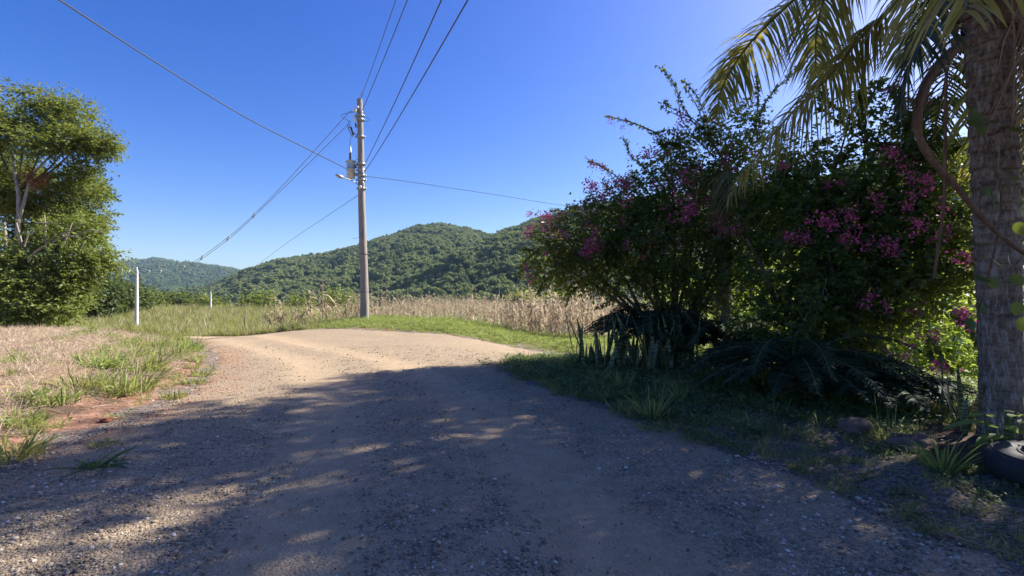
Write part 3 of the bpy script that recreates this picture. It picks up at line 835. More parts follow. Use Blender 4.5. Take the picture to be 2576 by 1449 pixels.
# pair going down left to the concrete pole, with spacers
CY = 40.0
c1t = P(345, 680, CY)
A1, A2 = on_pole(283) + (-.45, -.1, .03), on_pole(312) + (-.5, -.1, .0)
def down(a, e, mid): return curve([a, P(*mid[0]), P(*mid[1]), P(*mid[2]), e], 30)
w1 = down(A1, P(346, 684, CY), ((690, 487, 27.2), (565, 603, 31.5), (450, 676, 36.5)))
w2 = down(A2, P(347, 688, CY), ((690, 494, 27.0), (565, 609, 31.3), (450, 681, 36.3)))
cable(w1, .014, 'upper cable of the pair sagging from the wooden pole to the first concrete pole', 'wire_pale', 'cables to the valley')
cable(w2, .014, 'lower cable of the pair sagging from the wooden pole to the first concrete pole', 'wire_pale', 'cables to the valley')
for k, lab in ((10, 'white spacer on the sagging cable pair, nearest the wooden pole'), (14, 'second white spacer down the sagging cable pair'), (18, 'third white spacer on the sagging cable pair, against the sky'), (21, 'white spacer on the cable pair just above the far hill'), (25, 'white spacer on the cable pair in front of the far hill'), (27, 'white spacer on the cable pair nearest the concrete pole')):
    m_ = (w1[k] + w2[k]) / 2; g = Geo()
    for s in (-1, 1): box(g, m_ + (s * .06, 0, s * .10), (.09, .05, .13))
    box(g, m_, (.035, .035, .24))
    tag(g.build('cable_spacer', M['spacer'], at=m_), lab, 'cable spacer', 'white spacers on the cable pair')
cable(curve([P(-60, -130, 7.5), P(150, 0, 10.2), P(350, 130, 13.6), P(600, 285, 17.8), P(760, 368, 20.8), on_pole(440) + (-.1, -.1, 0)], 30), .019, 'long dark cable from the upper left corner of the sky to the wooden pole', 'wire')
cable(curve([on_pole(443) + (.1, -.1, 0), P(1030, 457, 25), P(1250, 490, 28), P(1460, 522, 31), P(1900, 575, 37)], 26), .013, 'nearly level cable from the wooden pole to the right, behind the bougainvillea', 'wire')
C2Y = 62.0
c2t = P(530, 737, C2Y)
cable(curve([on_pole(492) + (-.15, -.1, 0), P(800, 558, 33), P(720, 612, 40), P(640, 671, 48), P(570, 712, 57), c2t + (0, 0, -.15)], 26), .012, 'single thin cable dropping from the wooden pole towards the far concrete pole', 'wire_pale')

def concrete_pole(px, py, Y, r, label, zb=None, arm=True):
    tp = P(px, py, Y); b = tp.copy(); b[2] = gz(tp[0], Y) if zb is None else zb
    t = thing('concrete_pole', label, 'utility pole', b, 'pale concrete poles down the valley')
    g = Geo(); tube(g, [b, (b + tp) / 2, tp], [r * 1.15, r, r * .8], 10); g.build('shaft', M['concrete'], t, smooth=True)
    if arm:
        g = Geo()
        for k in range(3): box(g, tp + (0, -r, -.15 - .35 * k), (r * 2.3, .05, .05))
        tag(g.build('clamp_band', M['steel'], t), kind='stuff')
        g = Geo(); lathe(g, tp, [(.03, 0), (.06, .06), (.03, .1), (.05, .16), (.02, .22)], 8); g.build('insulator', M['porcelain'], t)
    return tp
concrete_pole(344, 679, CY, .12, 'pale concrete pole behind the edge of the dry grass, nearest of the concrete poles', zb=gz(c1t[0], CY))
concrete_pole(530, 738, C2Y, .11, 'farther pale concrete pole, at the left end of the road bend before the trees')
concrete_pole(397, 752, 78, .13, 'short pale pole among the dark trees, between the two concrete poles', arm=False)
for px, py, Y, lab in ((268, 762, 52, 'small pale fence post in the green field by the left trees'), (617, 766, 30, 'small grey fence post in the tall grass left of the dry corn')):
    b = P(px, py, Y); zb = gz(b[0], Y); g = Geo(); tube(g, [(b[0], Y, zb), (b[0] + .02, Y, b[2])], [.045, .035], 7)
    tag(g.build('fence_post', M['bark_pale'], at=(b[0], Y, zb)), lab, 'fence post')

# ------------------------------------------------------------------ trees on the left
def pads(lobes, per, r0, r1, k=.45):
    out = []
    for x, y, z, a, b, c in [l[:6] for l in lobes]:
        for _ in range(max(2, int(per * a))):
            u = unit(1)[0] * U(.45, .95); rr = U(r0, r1)
            out.append((x + u[0] * a, y + u[1] * b, z + u[2] * c, rr, rr, rr * k))
    return out

def L3(px, py, Y, rpx, k=.85, ky=.8):
    c = P(px, py, Y); r = rpx / FPX * Y
    return (c[0], c[1], c[2], r, r * ky, r * k)

def limb(g, pts, r0, r1, sides=7, n=10):
    c = curve(pts, n); tube(g, c, np.linspace(r0, r1, n), sides)

TY = 25.0
base = P(45, 800, TY); base[2] = gz(base[0], TY)
t = thing('tall_tree', 'tall broad-leaved tree with a pale forked trunk at the left edge, above the dry grass', 'tree', base)
fork = P(42, 600, TY)
g = Geo(); limb(g, [base, P(40, 700, TY - .8), P(42, 600, TY - 1.5), P(46, 520, TY - 1.5), P(40, 455, TY - 1.2), P(25, 380, TY)], .15, .05)
limb(g, [P(44, 560, TY - 1.5), P(58, 510, TY - 1.5), P(80, 440, TY - 1.1), P(140, 380, TY - .6), P(210, 350, TY - .4)], .075, .03)
limb(g, [P(8, 700, TY - 2), P(14, 640, TY - 2.2), P(10, 560, TY - 2)], .1, .06)
g.build('trunk', M['bark_pale'], t, smooth=True)
lobes = [L3(70, 275, TY, 80, .75), L3(140, 295, TY, 75, .75), L3(195, 350, TY - .5, 60, .6), L3(245, 375, TY, 32, .6), L3(-40, 262, TY, 95), L3(20, 330, TY - 1, 75, .6),
         L3(120, 355, TY - 1.2, 70, .45), L3(-110, 330, TY, 110), L3(60, 480, TY + .8, 95, .8), L3(150, 445, TY + .6, 70, .6), L3(215, 480, TY, 36, .9), L3(220, 430, TY + .4, 30), L3(-60, 490, TY, 110),
         L3(130, 545, TY + .2, 78), L3(195, 540, TY + .1, 42, 1.0), L3(215, 565, TY - .2, 28), L3(225, 345, TY - .8, 30, .6), L3(268, 365, TY, 16, .7)]
g = Geo()
for l in lobes[::2]:
    e = np.array(l[:3]); s = P(45, 480, TY)
    limb(g, [s, (s + e) / 2 + (0, -.1, -.3), e + (0, -.2, 0)], .07, .015, 6)
g.build('limb', M['bark_dark'], t, smooth=True)
g = Geo(); pd = pads(lobes, 5.5, .38, .75, .42)
foliage(g, pd, 8200, 9, .165, .55, droop=.25, shell=.1, gap=.85, flat=.4)
foliage(g, lobes, 1400, 9, .15, .6, droop=.3, shell=.1, gap=.75)
tag(g.build('crown', M['tree_leaf'], t), kind='stuff')
g = Geo(); foliage(g, [L3(85, 440, TY - 1.2, 15)], 26, 8, .2, .4, droop=.5)
tag(g.build('dead_spray', M['tree_leaf_brown'], t), kind='stuff')

t = thing('leafy_tree', 'dark-leaved tree added behind the tall one, standing in for its shaded crown interior', 'tree', (P(60, 800, 27.5)[0], 27.5, gz(P(60, 800, 27.5)[0], 27.5)))
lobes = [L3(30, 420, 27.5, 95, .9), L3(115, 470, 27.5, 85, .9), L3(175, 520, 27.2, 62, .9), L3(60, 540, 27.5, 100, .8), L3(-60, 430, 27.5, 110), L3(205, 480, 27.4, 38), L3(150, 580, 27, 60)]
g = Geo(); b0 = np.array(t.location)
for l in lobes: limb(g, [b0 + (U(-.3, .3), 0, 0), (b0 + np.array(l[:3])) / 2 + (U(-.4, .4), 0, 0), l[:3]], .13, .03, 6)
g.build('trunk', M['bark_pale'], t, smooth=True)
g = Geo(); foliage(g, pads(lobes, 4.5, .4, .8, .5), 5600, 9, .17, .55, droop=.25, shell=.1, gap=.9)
tag(g.build('crown', M['tree_leaf_dark'], t), kind='stuff')  # added foliage; its dark leaf colour stands in for shade inside the tall crown

t = thing('leafy_tree', 'dense bright green lower tree in front of the tall tree, with bare pale twigs', 'tree', (P(120, 800, 22)[0], 22, gz(P(120, 800, 22)[0], 22)))
lobes = [L3(222, 622, 22.5, 44, .75), L3(250, 645, 22.5, 26, .7), L3(160, 610, 22.6, 45), L3(110, 588, 22.8, 38), L3(195, 565, 23.2, 34), L3(235, 590, 23, 22), L3(150, 660, 22, 75), L3(100, 650, 22.3, 50), L3(20, 690, 22, 60), L3(-60, 640, 22, 70), L3(205, 680, 22, 46), L3(120, 730, 21.6, 75), L3(40, 730, 21.4, 85), L3(-40, 730, 21.5, 90), L3(170, 760, 21.5, 40, .8), L3(60, 780, 21, 60, .6), L3(-20, 785, 21, 60, .6), L3(130, 785, 21.2, 50, .6)]
g = Geo(); b0 = np.array(t.location)
for px, py in ((40, 560), (110, 540), (180, 560), (210, 610), (10, 600)):
    e = P(px, py, 22); s = b0 + (U(-1, .4), 0, .1); limb(g, [s, (s + e) / 2 + (U(-.3, .3), 0, 0), e], .12, .03, 6)
g.build('stem', M['bark_pale'], t, smooth=True)
g = Geo()
for px, py, qx, qy in ((80, 640, 140, 590), (130, 610, 205, 600), (150, 590, 215, 560), (90, 560, 150, 555), (60, 620, 85, 570), (195, 590, 260, 585), (70, 660, 110, 620)):
    a, b = P(px, py, 20.9), P(qx, qy, 20.8); limb(g, [a, (a + b) / 2 + (0, 0, U(-.2, .25)), b], .035, .012, 5)
g.build('bare_twig', M['bark_pale'], t)
g = Geo(); pd = pads(lobes, 5.0, .32, .65, .55)
foliage(g, pd, 6600, 9, .15, .5, droop=.25, shell=.1, gap=.85)
foliage(g, lobes, 900, 9, .15, .6, droop=.25, shell=.3, gap=.7)
tag(g.build('crown', M['tree_leaf_low'], t), kind='stuff')

def tree(label, lobes, base, n, leaf, mat='tree_leaf_dark', group=None, name='leafy_tree', bark='bark_dark', r=.22, cat='tree', twig=None, gap=.4):
    b = np.array(base, float)
    t = thing(name, label, cat, b, group)
    g = Geo()
    top = np.mean([l[:3] for l in lobes], 0)
    limb(g, [b - (0, 0, .2), (b + top) / 2 + (U(-.2, .2), 0, 0), top], r, r * .5, 7, 6)
    for l in lobes: limb(g, [(b + top) / 2, top * .4 + np.array(l[:3]) * .6, l[:3]], r * .45, r * .15, 5, 5)
    g.build('trunk', M[bark], t, smooth=True)
    g = Geo(); foliage(g, lobes, n, 8, leaf, leaf * 3.2 if twig is None else twig, droop=.2, shell=.4, gap=gap)
    tag(g.build('crown', M[mat], t), kind='stuff')
    return t

GT = 'trees along the far side of the field'
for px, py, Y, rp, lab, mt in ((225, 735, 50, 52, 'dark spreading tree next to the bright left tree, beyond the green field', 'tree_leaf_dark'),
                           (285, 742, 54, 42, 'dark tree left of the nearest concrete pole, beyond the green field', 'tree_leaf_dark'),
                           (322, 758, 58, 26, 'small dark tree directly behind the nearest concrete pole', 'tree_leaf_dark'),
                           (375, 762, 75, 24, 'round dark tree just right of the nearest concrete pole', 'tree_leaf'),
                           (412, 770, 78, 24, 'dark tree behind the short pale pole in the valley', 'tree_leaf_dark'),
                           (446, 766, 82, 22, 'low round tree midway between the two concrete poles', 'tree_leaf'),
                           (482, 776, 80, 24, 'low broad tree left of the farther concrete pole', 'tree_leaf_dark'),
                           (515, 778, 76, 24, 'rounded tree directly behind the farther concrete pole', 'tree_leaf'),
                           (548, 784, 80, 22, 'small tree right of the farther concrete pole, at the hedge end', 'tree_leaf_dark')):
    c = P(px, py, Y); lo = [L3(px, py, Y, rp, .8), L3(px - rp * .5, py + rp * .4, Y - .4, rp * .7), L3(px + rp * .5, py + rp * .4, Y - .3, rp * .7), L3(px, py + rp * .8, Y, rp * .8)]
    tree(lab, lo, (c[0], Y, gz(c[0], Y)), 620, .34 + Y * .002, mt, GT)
for px, py, Y, rp, lab, mt in ((650, 770, 62, 30, 'bright rounded tree behind the dry corn, left of the wooden pole', 'tree_leaf_low'),
                           (755, 775, 66, 26, 'rounded tree behind the tallest corn, left of the wooden pole', 'tree_leaf'),
                           (852, 765, 64, 34, 'bushy green tree right behind the foot of the wooden pole', 'tree_leaf_low'),
                           (1320, 770, 50, 26, 'bright bushy shrub behind the corn, left of the bougainvillea', 'tree_leaf_low'),
                           (1425, 780, 44, 34, 'bright green shrub behind the corn, under the bougainvillea tip', 'tree_leaf_low')):
    c = P(px, py, Y); lo = [L3(px, py, Y, rp, .8), L3(px - rp * .6, py + rp * .5, Y - .4, rp * .7), L3(px + rp * .6, py + rp * .5, Y - .3, rp * .7)]
    tree(lab, lo, (c[0], Y, gz(c[0], Y)), 520, .38, mt, 'trees behind the corn field')

# brown mound of rock behind the corn
def rock(name, c, d, label, mat='rock', amp=.18, cat='rock', group=None, sub=12):
    u_, v_ = np.meshgrid(np.linspace(0, math.pi, sub), np.linspace(0, 2 * math.pi, sub * 2 + 1)[:-1], indexing='ij')
    n = np.stack((np.sin(u_) * np.cos(v_), np.sin(u_) * np.sin(v_), np.cos(u_)), -1)
    s = U(0, 50)
    q = 1 + amp * (noise2(n[..., 0] + s, n[..., 1] + n[..., 2], 1.6) + .5 * noise2(n[..., 2] + s, n[..., 0] - n[..., 1], .7))
    v = np.asarray(c) + n * q[..., None] * np.asarray(d) / 2
    k = sub * 2
    f = [(i * k + j, (i + 1) * k + j, (i + 1) * k + (j + 1) % k, i * k + (j + 1) % k) for i in range(sub - 1) for j in range(k)]
    g = Geo(); g.add(v.reshape(-1, 3), f)
    return tag(g.build(name, M[mat], at=c), label, cat, group)
c = P(812, 812, 27); rock('boulder', (c[0], 27, gz(c[0], 27) + .1), (1.6, 1.2, 1.0), 'brown boulder at the foot of the dry corn, left of the wooden pole')

# ------------------------------------------------------------------ dry corn
def corn_mesh(h, nl=9, mat='corn', detail=True):
    g = Geo()
    n = 7; z = np.linspace(0, h, n); a = U(0, 6.28)
    cx_ = .05 * h * np.sin(z * 1.3 + a) * z / h; cy_ = .04 * h * np.cos(z * 1.1 + a) * z / h
    tube(g, np.stack((cx_, cy_, z), -1), np.linspace(.014, .006, n), 5)
    zz = np.linspace(.12, .88, nl) * h + U(-.05, .05, nl)
    az = a + np.arange(nl) * math.pi + U(-.6, .6, nl)
    p = np.stack((np.interp(zz, z, cx_), np.interp(zz, z, cy_), zz), -1)
    d = np.stack((np.cos(az), np.sin(az), U(.3, 1.3, nl)), -1)
    strips(g, p, d, U(.28, .55, nl), U(.035, .065, nl), U(1.4, 3.2, nl), nseg=5, kink=.5)
    p2 = np.repeat(p[2:7], 2, 0)                    # ear husks and hanging rags
    strips(g, p2, np.stack((U(-.5, .5, len(p2)), U(-.5, .5, len(p2)), U(-.9, -.2, len(p2))), -1), U(.15, .32, len(p2)), U(.03, .055, len(p2)), .3, nseg=3, kink=.4)
    nt_ = 7; top = np.array((cx_[-1], cy_[-1], h))
    at = U(0, 6.28, nt_)
    strips(g, np.repeat(top[None] - (0, 0, .03), nt_, 0), np.stack((np.cos(at) * .35, np.sin(at) * .35, np.ones(nt_)), -1), U(.12, .28, nt_), .012, .35, nseg=2)
    return g.mesh('corn_stalk', M[mat])
corn_protos = [corn_mesh(h) for h in (1.5, 1.65, 1.8, 1.55, 1.7, 1.9, 1.6, 1.45, 1.75, 1.6)]
_k = 0
def corn_at(x, y, s=1.0):
    global _k
    o = link_mesh('corn_stalk', corn_protos[_k % 10], loc=(x, y, gz(x, y) - .02), rot=(U(-.13, .13), U(-.13, .13), U(0, 6.28)), scl=(s * U(.95, 1.3), s * U(.95, 1.3), s)); _k += 1
    left = x / y < pb[0] / PY
    tag(o, 'short dry corn stalk scattered thinly behind the ragged row, left of the wooden pole' if left else 'dry brown corn stalk right of the wooden pole, behind the grassy verge', 'corn stalk',
        'dry corn stalks left of the pole' if left else 'dry corn stalks right of the pole')
    return o
ORD = ('first', 'second', 'third', 'fourth', 'fifth', 'sixth', 'seventh', 'eighth', 'ninth', 'tenth', 'eleventh', 'twelfth', 'thirteenth', 'fourteenth', 'fifteenth', 'sixteenth', 'seventeenth', 'eighteenth', 'nineteenth', 'twentieth', 'last')
# tall ragged stalks standing singly left of the pole
for px in (668, 676, 690, 694, 706, 712, 737, 744, 752, 765, 771, 776, 783, 817, 822, 829, 848, 872, 880, 886, 900):
    Y = U(24.8, 26.8); x = (px - HX) / FPX * Y
    o = corn_at(x, Y, 1.12 * {690: 1.15, 771: 1.28, 776: 1.1, 822: 1.2, 829: 1.15}.get(px, U(.75, .95)))
    o.scale = (o.scale[0] * 1.35, o.scale[1] * 1.35, o.scale[2])
    o['label'] = 'dry corn stalk, %s from the left in the ragged row left of the wooden pole' % ORD[_k - 1]
edge = lambda x: np.interp(x, [-10, -6, -3, 0, 2.5, 8], [25.2, 24.3, 22.4, 20.8, 19.6, 18.2])
n_c = 0
while n_c < 278:
    x = U(-10.5, 3.8); dpt = U(0, 1) ** 1.5 * 7; y = edge(x) + dpt
    hgt = np.interp(x, [-8, -4, -2, 0, 1, 4], [.74, .62, .68, .86, 1.05, 1.1])
    if U(0, 1) > np.interp(x, [-10, -6, -4, -1, 1, 4], [.42, .5, .4, .6, .9, 1]): continue
    corn_at(x, y, hgt * U(.5, 1.3)); n_c += 1
x = U(-12, 9, 1500); y = edge(x) + U(1, 22, 1500)
m = (x / y > -.285) | (U(0, 1, 1500) < .4); x, y = x[m], y[m]
scatter('dry_corn', np.stack((x, y, G(x, y)), -1), corn_protos, np.interp(x, [-6, -3, 0, 2, 8], [.55, .5, .6, .75, .95]) * U(.45, 1.15, len(x)), label='mass of dry brown corn standing behind the front rows', cat='corn')

# ------------------------------------------------------------------ grass, weeds and litter
straw_p = [tuft_mesh(M['straw'], 26, .30, .007, .12, 1.5, .7, 3, kink=.35, flatp=.45) for _ in range(5)] + [tuft_mesh(M['straw'], 14, .42, .006, .08, .6, .5, 3, kink=.3) for _ in range(2)]
grass_p = [tuft_mesh(M['grass'], 26, .30, .008, .09, .6, .6) for _ in range(4)]
pale_p = [tuft_mesh(M['grass_pale'], 24, .40, .008, .10, .55, .5) for _ in range(4)]
weed_p = [weed_mesh(M['weed']) for _ in range(4)]
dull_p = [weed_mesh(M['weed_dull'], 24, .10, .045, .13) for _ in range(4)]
dullgrass_p = [tuft_mesh(M['grass'], 16, .22, .006, .07, .8, .8) for _ in range(3)]

lb = lambda x, y: ss(-3.5, -4.6, x)
# dry mown grass on the left bank: denser near the camera
p1, s1 = pts_in(-14, -4.2, 2.0, 10, 6500, lambda x, y, sd: (sd > .6 + .35 * U(0, 1, len(x)) + .45 * noise2(x, y, 1.2)) & (noise2(x, y, 2.2) > -.75))
p2, s2 = pts_in(-30, -6, 9, 20, 9500, lambda x, y, sd: (sd > .6) & (y < 19.5 - .05 * x * 0))
pp = np.concatenate((p1, p2))
scatter('dry_grass', pp, straw_p, np.stack((U(.7, 1.3, len(pp)),) * 2 + (U(.3, .8, len(pp)),), -1), label='pale mown dry grass covering the left bank', cat='grass')
p1, s1 = pts_in(-14, -4.2, 2.0, 18, 5200, lambda x, y, sd: (sd > .25) & (sd < 3.0) & (noise2(x, y, 1.7) + .7 * noise2(x + 5, y, .8) > .15 + .25 * sd))
q = rng.integers(0, 8, len(p1))
scatter('green_grass', p1, grass_p + weed_p, U(.5, 1.1, len(p1)), idx=q, label='green grass and weeds growing through the dry bank', cat='grass')
g = Geo()
p1, s1 = pts_in(-9, -4, 2.5, 14, 3000, lambda x, y, sd: (sd > -.15) & (sd < 1.8))
n = len(p1); strips(g, p1 + (0, 0, .015), unit(n) * (1, 1, .15), U(.06, .28, n), .007, .1, nseg=3, kink=.35)
tag(g.build('loose_straw', M['straw']), 'loose dry straw on the red soil of the left bank edge', 'straw', kind='stuff')
p1, s1 = pts_in(-9, -4, 2.5, 15, 900, lambda x, y, sd: (sd > .02) & (sd < 1.2) & (noise2(x, y, .9) > .1))
scatter('bank_edge_weeds', p1, weed_p + grass_p, U(.3, .7, len(p1)), label='small weeds on the red soil at the foot of the left bank', cat='weeds')
# meadow beyond the bank
p1, s1 = pts_in(-48, -9, 20, 66, 11000, lambda x, y, sd: (sd > .3) & (x < -.3 * y))
scatter('meadow_grass', p1, pale_p + grass_p[:2] + straw_p[5:7], U(.6, 2.0, len(p1)) * (1 + p1[:, 1] / 80) * (1 + .35 * noise2(p1[:, 0], p1[:, 1], 9)), label='yellow-green meadow grass beyond the dry bank', cat='grass')
# verge on the far side of the bend
p1, s1 = pts_in(-13, 7, 14.5, 27, 15000, lambda x, y, sd: (sd > .08 + .25 * noise2(x, y, 1.0)) & (y > 15) & (y < edge(x) + 1.5) & (x > -12))
hv = np.interp(p1[:, 0], [-12, -8, -6, -2, 3], [1.5, 1.0, .8, .8, .8]) * U(.5, 1.1, len(p1)) * ss(-.1, 1.2, s1 + .35)
idx = np.where(U(0, 1, len(p1)) < np.interp(p1[:, 0], [-9, -6, 3], [.1, .55, .7]), rng.integers(8, 12, len(p1)), np.where(p1[:, 0] < -8.3, rng.integers(4, 8, len(p1)), rng.integers(0, 4, len(p1))))
scatter('verge_grass', p1, grass_p + pale_p + weed_p, np.maximum(hv, .25), idx=idx, label='bright green grass and weeds on the far verge of the bend', cat='grass')
# tall pale grass at the left end of the bend
p1, s1 = pts_in(-17, -8.6, 20.5, 27, 2600, lambda x, y, sd: (sd > .15) & (x > -.62 * y) & (x < -.36 * y))
scatter('tall_grass', p1, pale_p + grass_p[:1] + straw_p[5:7], U(.6, 1.7, len(p1)), label='tall pale grass at the left end of the bend', cat='grass')
# shaded right verge
kr = lambda x, y, sd: (x > -.6) & (y < 13)
p1, s1 = pts_in(-.6, 7, 1.2, 12, 11000, lambda x, y, sd: kr(x, y, sd) & (sd > -.05 + .3 * noise2(x, y, .9)) & (noise2(x, y, 1.5) + .9 * (np.abs(sd - .55) < .6) + .3 * ss(4.2, 5.5, y) * 3 > .15))
idx = np.where(U(0, 1, len(p1)) < .5, rng.integers(0, 4, len(p1)), rng.integers(4, 7, len(p1)))
scatter('shaded_undergrowth', p1, dull_p + dullgrass_p, U(.45, 1.15, len(p1)) * (.6 + .6 * ss(4.0, 6.5, p1[:, 1])), idx=idx, label='dull green weeds and thin grass on the shaded right verge', cat='undergrowth')
# dead leaves and straw on the right verge
g = Geo()
p1, s1 = pts_in(.5, 6.5, 1.0, 8.5, 5000, lambda x, y, sd: (sd > -.45 + .6 * np.abs(rng.normal(size=len(x))) * .6))
n = len(p1); d = unit(n) * (1, 1, .22); scatter_proto(g, p1 + (0, 0, .015), frames(d, np.array((0, 0, 1.0)) + .35 * rng.normal(size=(n, 3))), U(.015, .05, n), LEAF4)
m = U(0, 1, n) < .3
strips(g, p1[m] + (0, 0, .02), unit(m.sum()) * (1, 1, .12), U(.08, .3, m.sum()), .005, .05, nseg=2, kink=.3)
tag(g.build('leaf_litter', M['litter']), 'dry leaves and straw on the shaded right verge', 'leaf litter', kind='stuff')
# loose stones
def pebble(sub=5):
    u_, v_ = np.meshgrid(np.linspace(0, math.pi, 5), np.linspace(0, 2 * math.pi, 7)[:-1], indexing='ij')
    n = np.stack((np.sin(u_) * np.cos(v_), np.sin(u_) * np.sin(v_), np.cos(u_) * .65), -1) * U(.7, 1.15, u_.shape)[..., None]
    f = [(i * 6 + j, (i + 1) * 6 + j, (i + 1) * 6 + (j + 1) % 6, i * 6 + (j + 1) % 6) for i in range(4) for j in range(6)]
    g = Geo(); g.add((n * (U(.8, 1.3), 1, U(.6, 1))).reshape(-1, 3), f); return g
peb_p = [pebble().mesh('stone', M['pebble'], smooth=False) for _ in range(8)]
def stones(name, p, sz, protos, label, cat):
    n = len(p)
    rot = np.stack((U(-.4, .4, n), U(-.4, .4, n), U(0, 6.28, n)), -1)
    return scatter(name, p + np.stack((0 * sz, 0 * sz, sz * .15), -1), protos, sz, rot=rot, label=label, cat=cat)
NPB = 230000
yy = 1.6 + 12.5 * U(0, 1, NPB) ** 1.8; xx = U(-1.15, 1.15, NPB) * (yy + .4)
sdp = road_sd(xx, yy)
ctrk = track_c(yy); offp = np.abs(np.abs(xx - ctrk) - .95)
m = (sdp < .25) & (U(0, 1, NPB) < (.12 + .88 * ss(.2, .75, offp)) * np.clip(.75 + .5 * noise2(xx, yy, 1.4), .1, 1))
xx, yy, sdp = xx[m], yy[m], sdp[m]
zz = g0(xx, yy, np.minimum(sdp, 0)) + .012 * noise2(xx, yy, 2.5) * ss(0, -.6, sdp)
stones('loose_gravel', np.stack((xx, yy, zz), -1), np.minimum(.003 + .0034 * rng.exponential(size=len(xx)), .02), peb_p, 'loose grey stones scattered on the road', 'gravel')
clod_p = [pebble().mesh('clod', M['clod']) for _ in range(5)]
p1, s1 = pts_in(-9, -4, 2.5, 14, 2200, lambda x, y, sd: (sd > -.45) & (sd < 1.4))
stones('soil_clods', p1, np.minimum(.004 + .006 * rng.exponential(size=len(p1)), .018), clod_p, 'red soil clods along the eroded left bank', 'soil')

# ------------------------------------------------------------------ bougainvillea hedge
def cluster_mesh(n=34, r=.17):
    g = Geo()
    c = unit(9) * r * U(.2, 1, 9)[:, None] * (1.1, 1.1, .8); i = rng.integers(0, 9, n)
    p = c[i] + rng.normal(size=(n, 3)) * .045
    d = norm(unit(n) + (0, 0, .2))
    scatter_proto(g, p, frames(d, unit(n)), U(.035, .058, n), (LEAF4[0] * (1.3, 1, 1), LEAF4[1]))
    return g.mesh('flower_cluster', M['bract'])
clusters = [cluster_mesh() for _ in range(5)] + [cluster_mesh(26, .11) for _ in range(3)]

def sprig(g, tg, pts, n, leaf=.075, r=.012):
    c = curve(pts, 14); tube(tg, c, np.linspace(r, r * .35, 14), 5)
    t = np.linspace(.08, 1, n); k = t * 13
    p = np.stack([np.interp(k, np.arange(14), c[:, a]) for a in range(3)], -1)
    tan = norm(np.stack([np.interp(k, np.arange(14), np.gradient(c[:, a])) for a in range(3)], -1))
    for rep in range(2):
        d = norm(unit(n) + tan * .5 + (0, 0, -.35))
        scatter_proto(g, p + unit(n) * .02, frames(d, np.array((0, 0, 1.)) + .6 * rng.normal(size=(n, 3))), leaf * U(.6, 1.25, n), LEAF4)

def place_clusters(t, spots, tl):
    o0 = np.array(t.location)
    for px, py, Y, s in spots:
        tag(link_mesh('flower_cluster', clusters[rng.integers(0, 8)], t, P(px, py, Y) - o0, U(0, 6, 3), s), kind='stuff')

# left bush leaning over the bend
bA = np.array((3.1, 10.0, gz(3.1, 10.0)))
tA = thing('bougainvillea_bush', 'bougainvillea bush leaning left over the bend, with pink flowers at its sunlit left tip', 'flowering bush', bA)
lobA = [L3(1385, 655, 10.6, 62, .9), L3(1420, 600, 10.8, 62, .8), L3(1500, 590, 10.6, 92, .85), L3(1470, 680, 10.4, 62, .85), L3(1580, 560, 10.6, 105), L3(1560, 660, 10.2, 85, .8), L3(1660, 610, 10.2, 115), L3(1640, 500, 10.6, 80),
        L3(1740, 510, 10.2, 110), L3(1730, 640, 9.8, 105), L3(1770, 400, 10.4, 85), L3(1850, 330, 10.2, 70), L3(1840, 560, 9.6, 105), L3(1925, 560, 9.2, 85), L3(1905, 660, 9.0, 75), L3(1690, 400, 10.6, 55), L3(1900, 440, 9.6, 95), L3(1680, 720, 9.6, 70, .7), L3(1800, 720, 9.2, 75, .7)]
g = Geo(); tg = Geo()
for l in lobA:
    e = np.array(l[:3]); s = bA + (U(-.2, .3), U(-.3, .3), 0)
    limb(tg, [s, s + (e - s) * (.45, .45, .35) + (U(-.2, .2), 0, .5), e], .055, .014, 6)
foliage(g, lobA, 7400, 8, .085, .30, LEAF4, droop=.35, shell=.25, gap=.80, spread=.6)
Q = lambda *a: [P(*q) for q in a]
for pts, n in ((Q((1860, 440, 10.2), (1740, 300, 10.2), (1700, 220, 10.2), (1668, 168, 10.3)), 80), (Q((1760, 430, 10.3), (1680, 350, 10.4), (1600, 310, 10.5), (1525, 290, 10.6)), 60), (Q((1640, 520, 10.6), (1570, 460, 10.6), (1520, 420, 10.7), (1484, 404, 10.8)), 60),
               (Q((1700, 500, 10.4), (1630, 430, 10.5), (1588, 390, 10.6), (1575, 350, 10.6)), 46), (Q((1900, 380, 9.8), (1925, 260, 9.8), (1990, 190, 9.8), (2040, 140, 9.9)), 80), (Q((1820, 400, 10.1), (1760, 310, 10.1), (1690, 270, 10.2), (1672, 250, 10.3)), 60),
               (Q((1900, 340, 9.9), (1910, 240, 10), (1905, 190, 10)), 50), (Q((1730, 420, 10.3), (1700, 330, 10.3), (1640, 335, 10.4)), 50), (Q((1790, 350, 10.2), (1760, 250, 10.2), (1722, 200, 10.2)), 60), (Q((1440, 640, 10.6), (1370, 620, 10.7), (1318, 660, 10.8), (1308, 700, 10.8)), 60),
               (Q((1450, 680, 10.5), (1380, 700, 10.6), (1350, 740, 10.6)), 50), (Q((1560, 700, 10.3), (1540, 750, 10.3), (1500, 775, 10.3)), 40), (Q((1480, 700, 10.4), (1440, 730, 10.4), (1425, 765, 10.4)), 40)):
    sprig(g, tg, pts, n)
    sprig(g, tg, [p + (U(-.1, .1), .1, U(-.1, .1)) for p in pts], n // 2)
for _ in range(46):
    l = lobA[rng.integers(0, len(lobA))]; c = np.array(l[:3]); u = unit(1)[0]; u[2] = abs(u[2]) * .6 + .1
    p0 = c + u * np.array(l[3:6]) * .5; p1_ = c + u * np.array(l[3:6]) * 1.15; p2_ = p1_ + (u * .6 + (0, 0, -.25)) * U(.25, .6)
    sprig(g, tg, [p0, p1_, p2_], 34, .08, .009)
tg.build('stem', M['bark_dark'], tA, smooth=True)
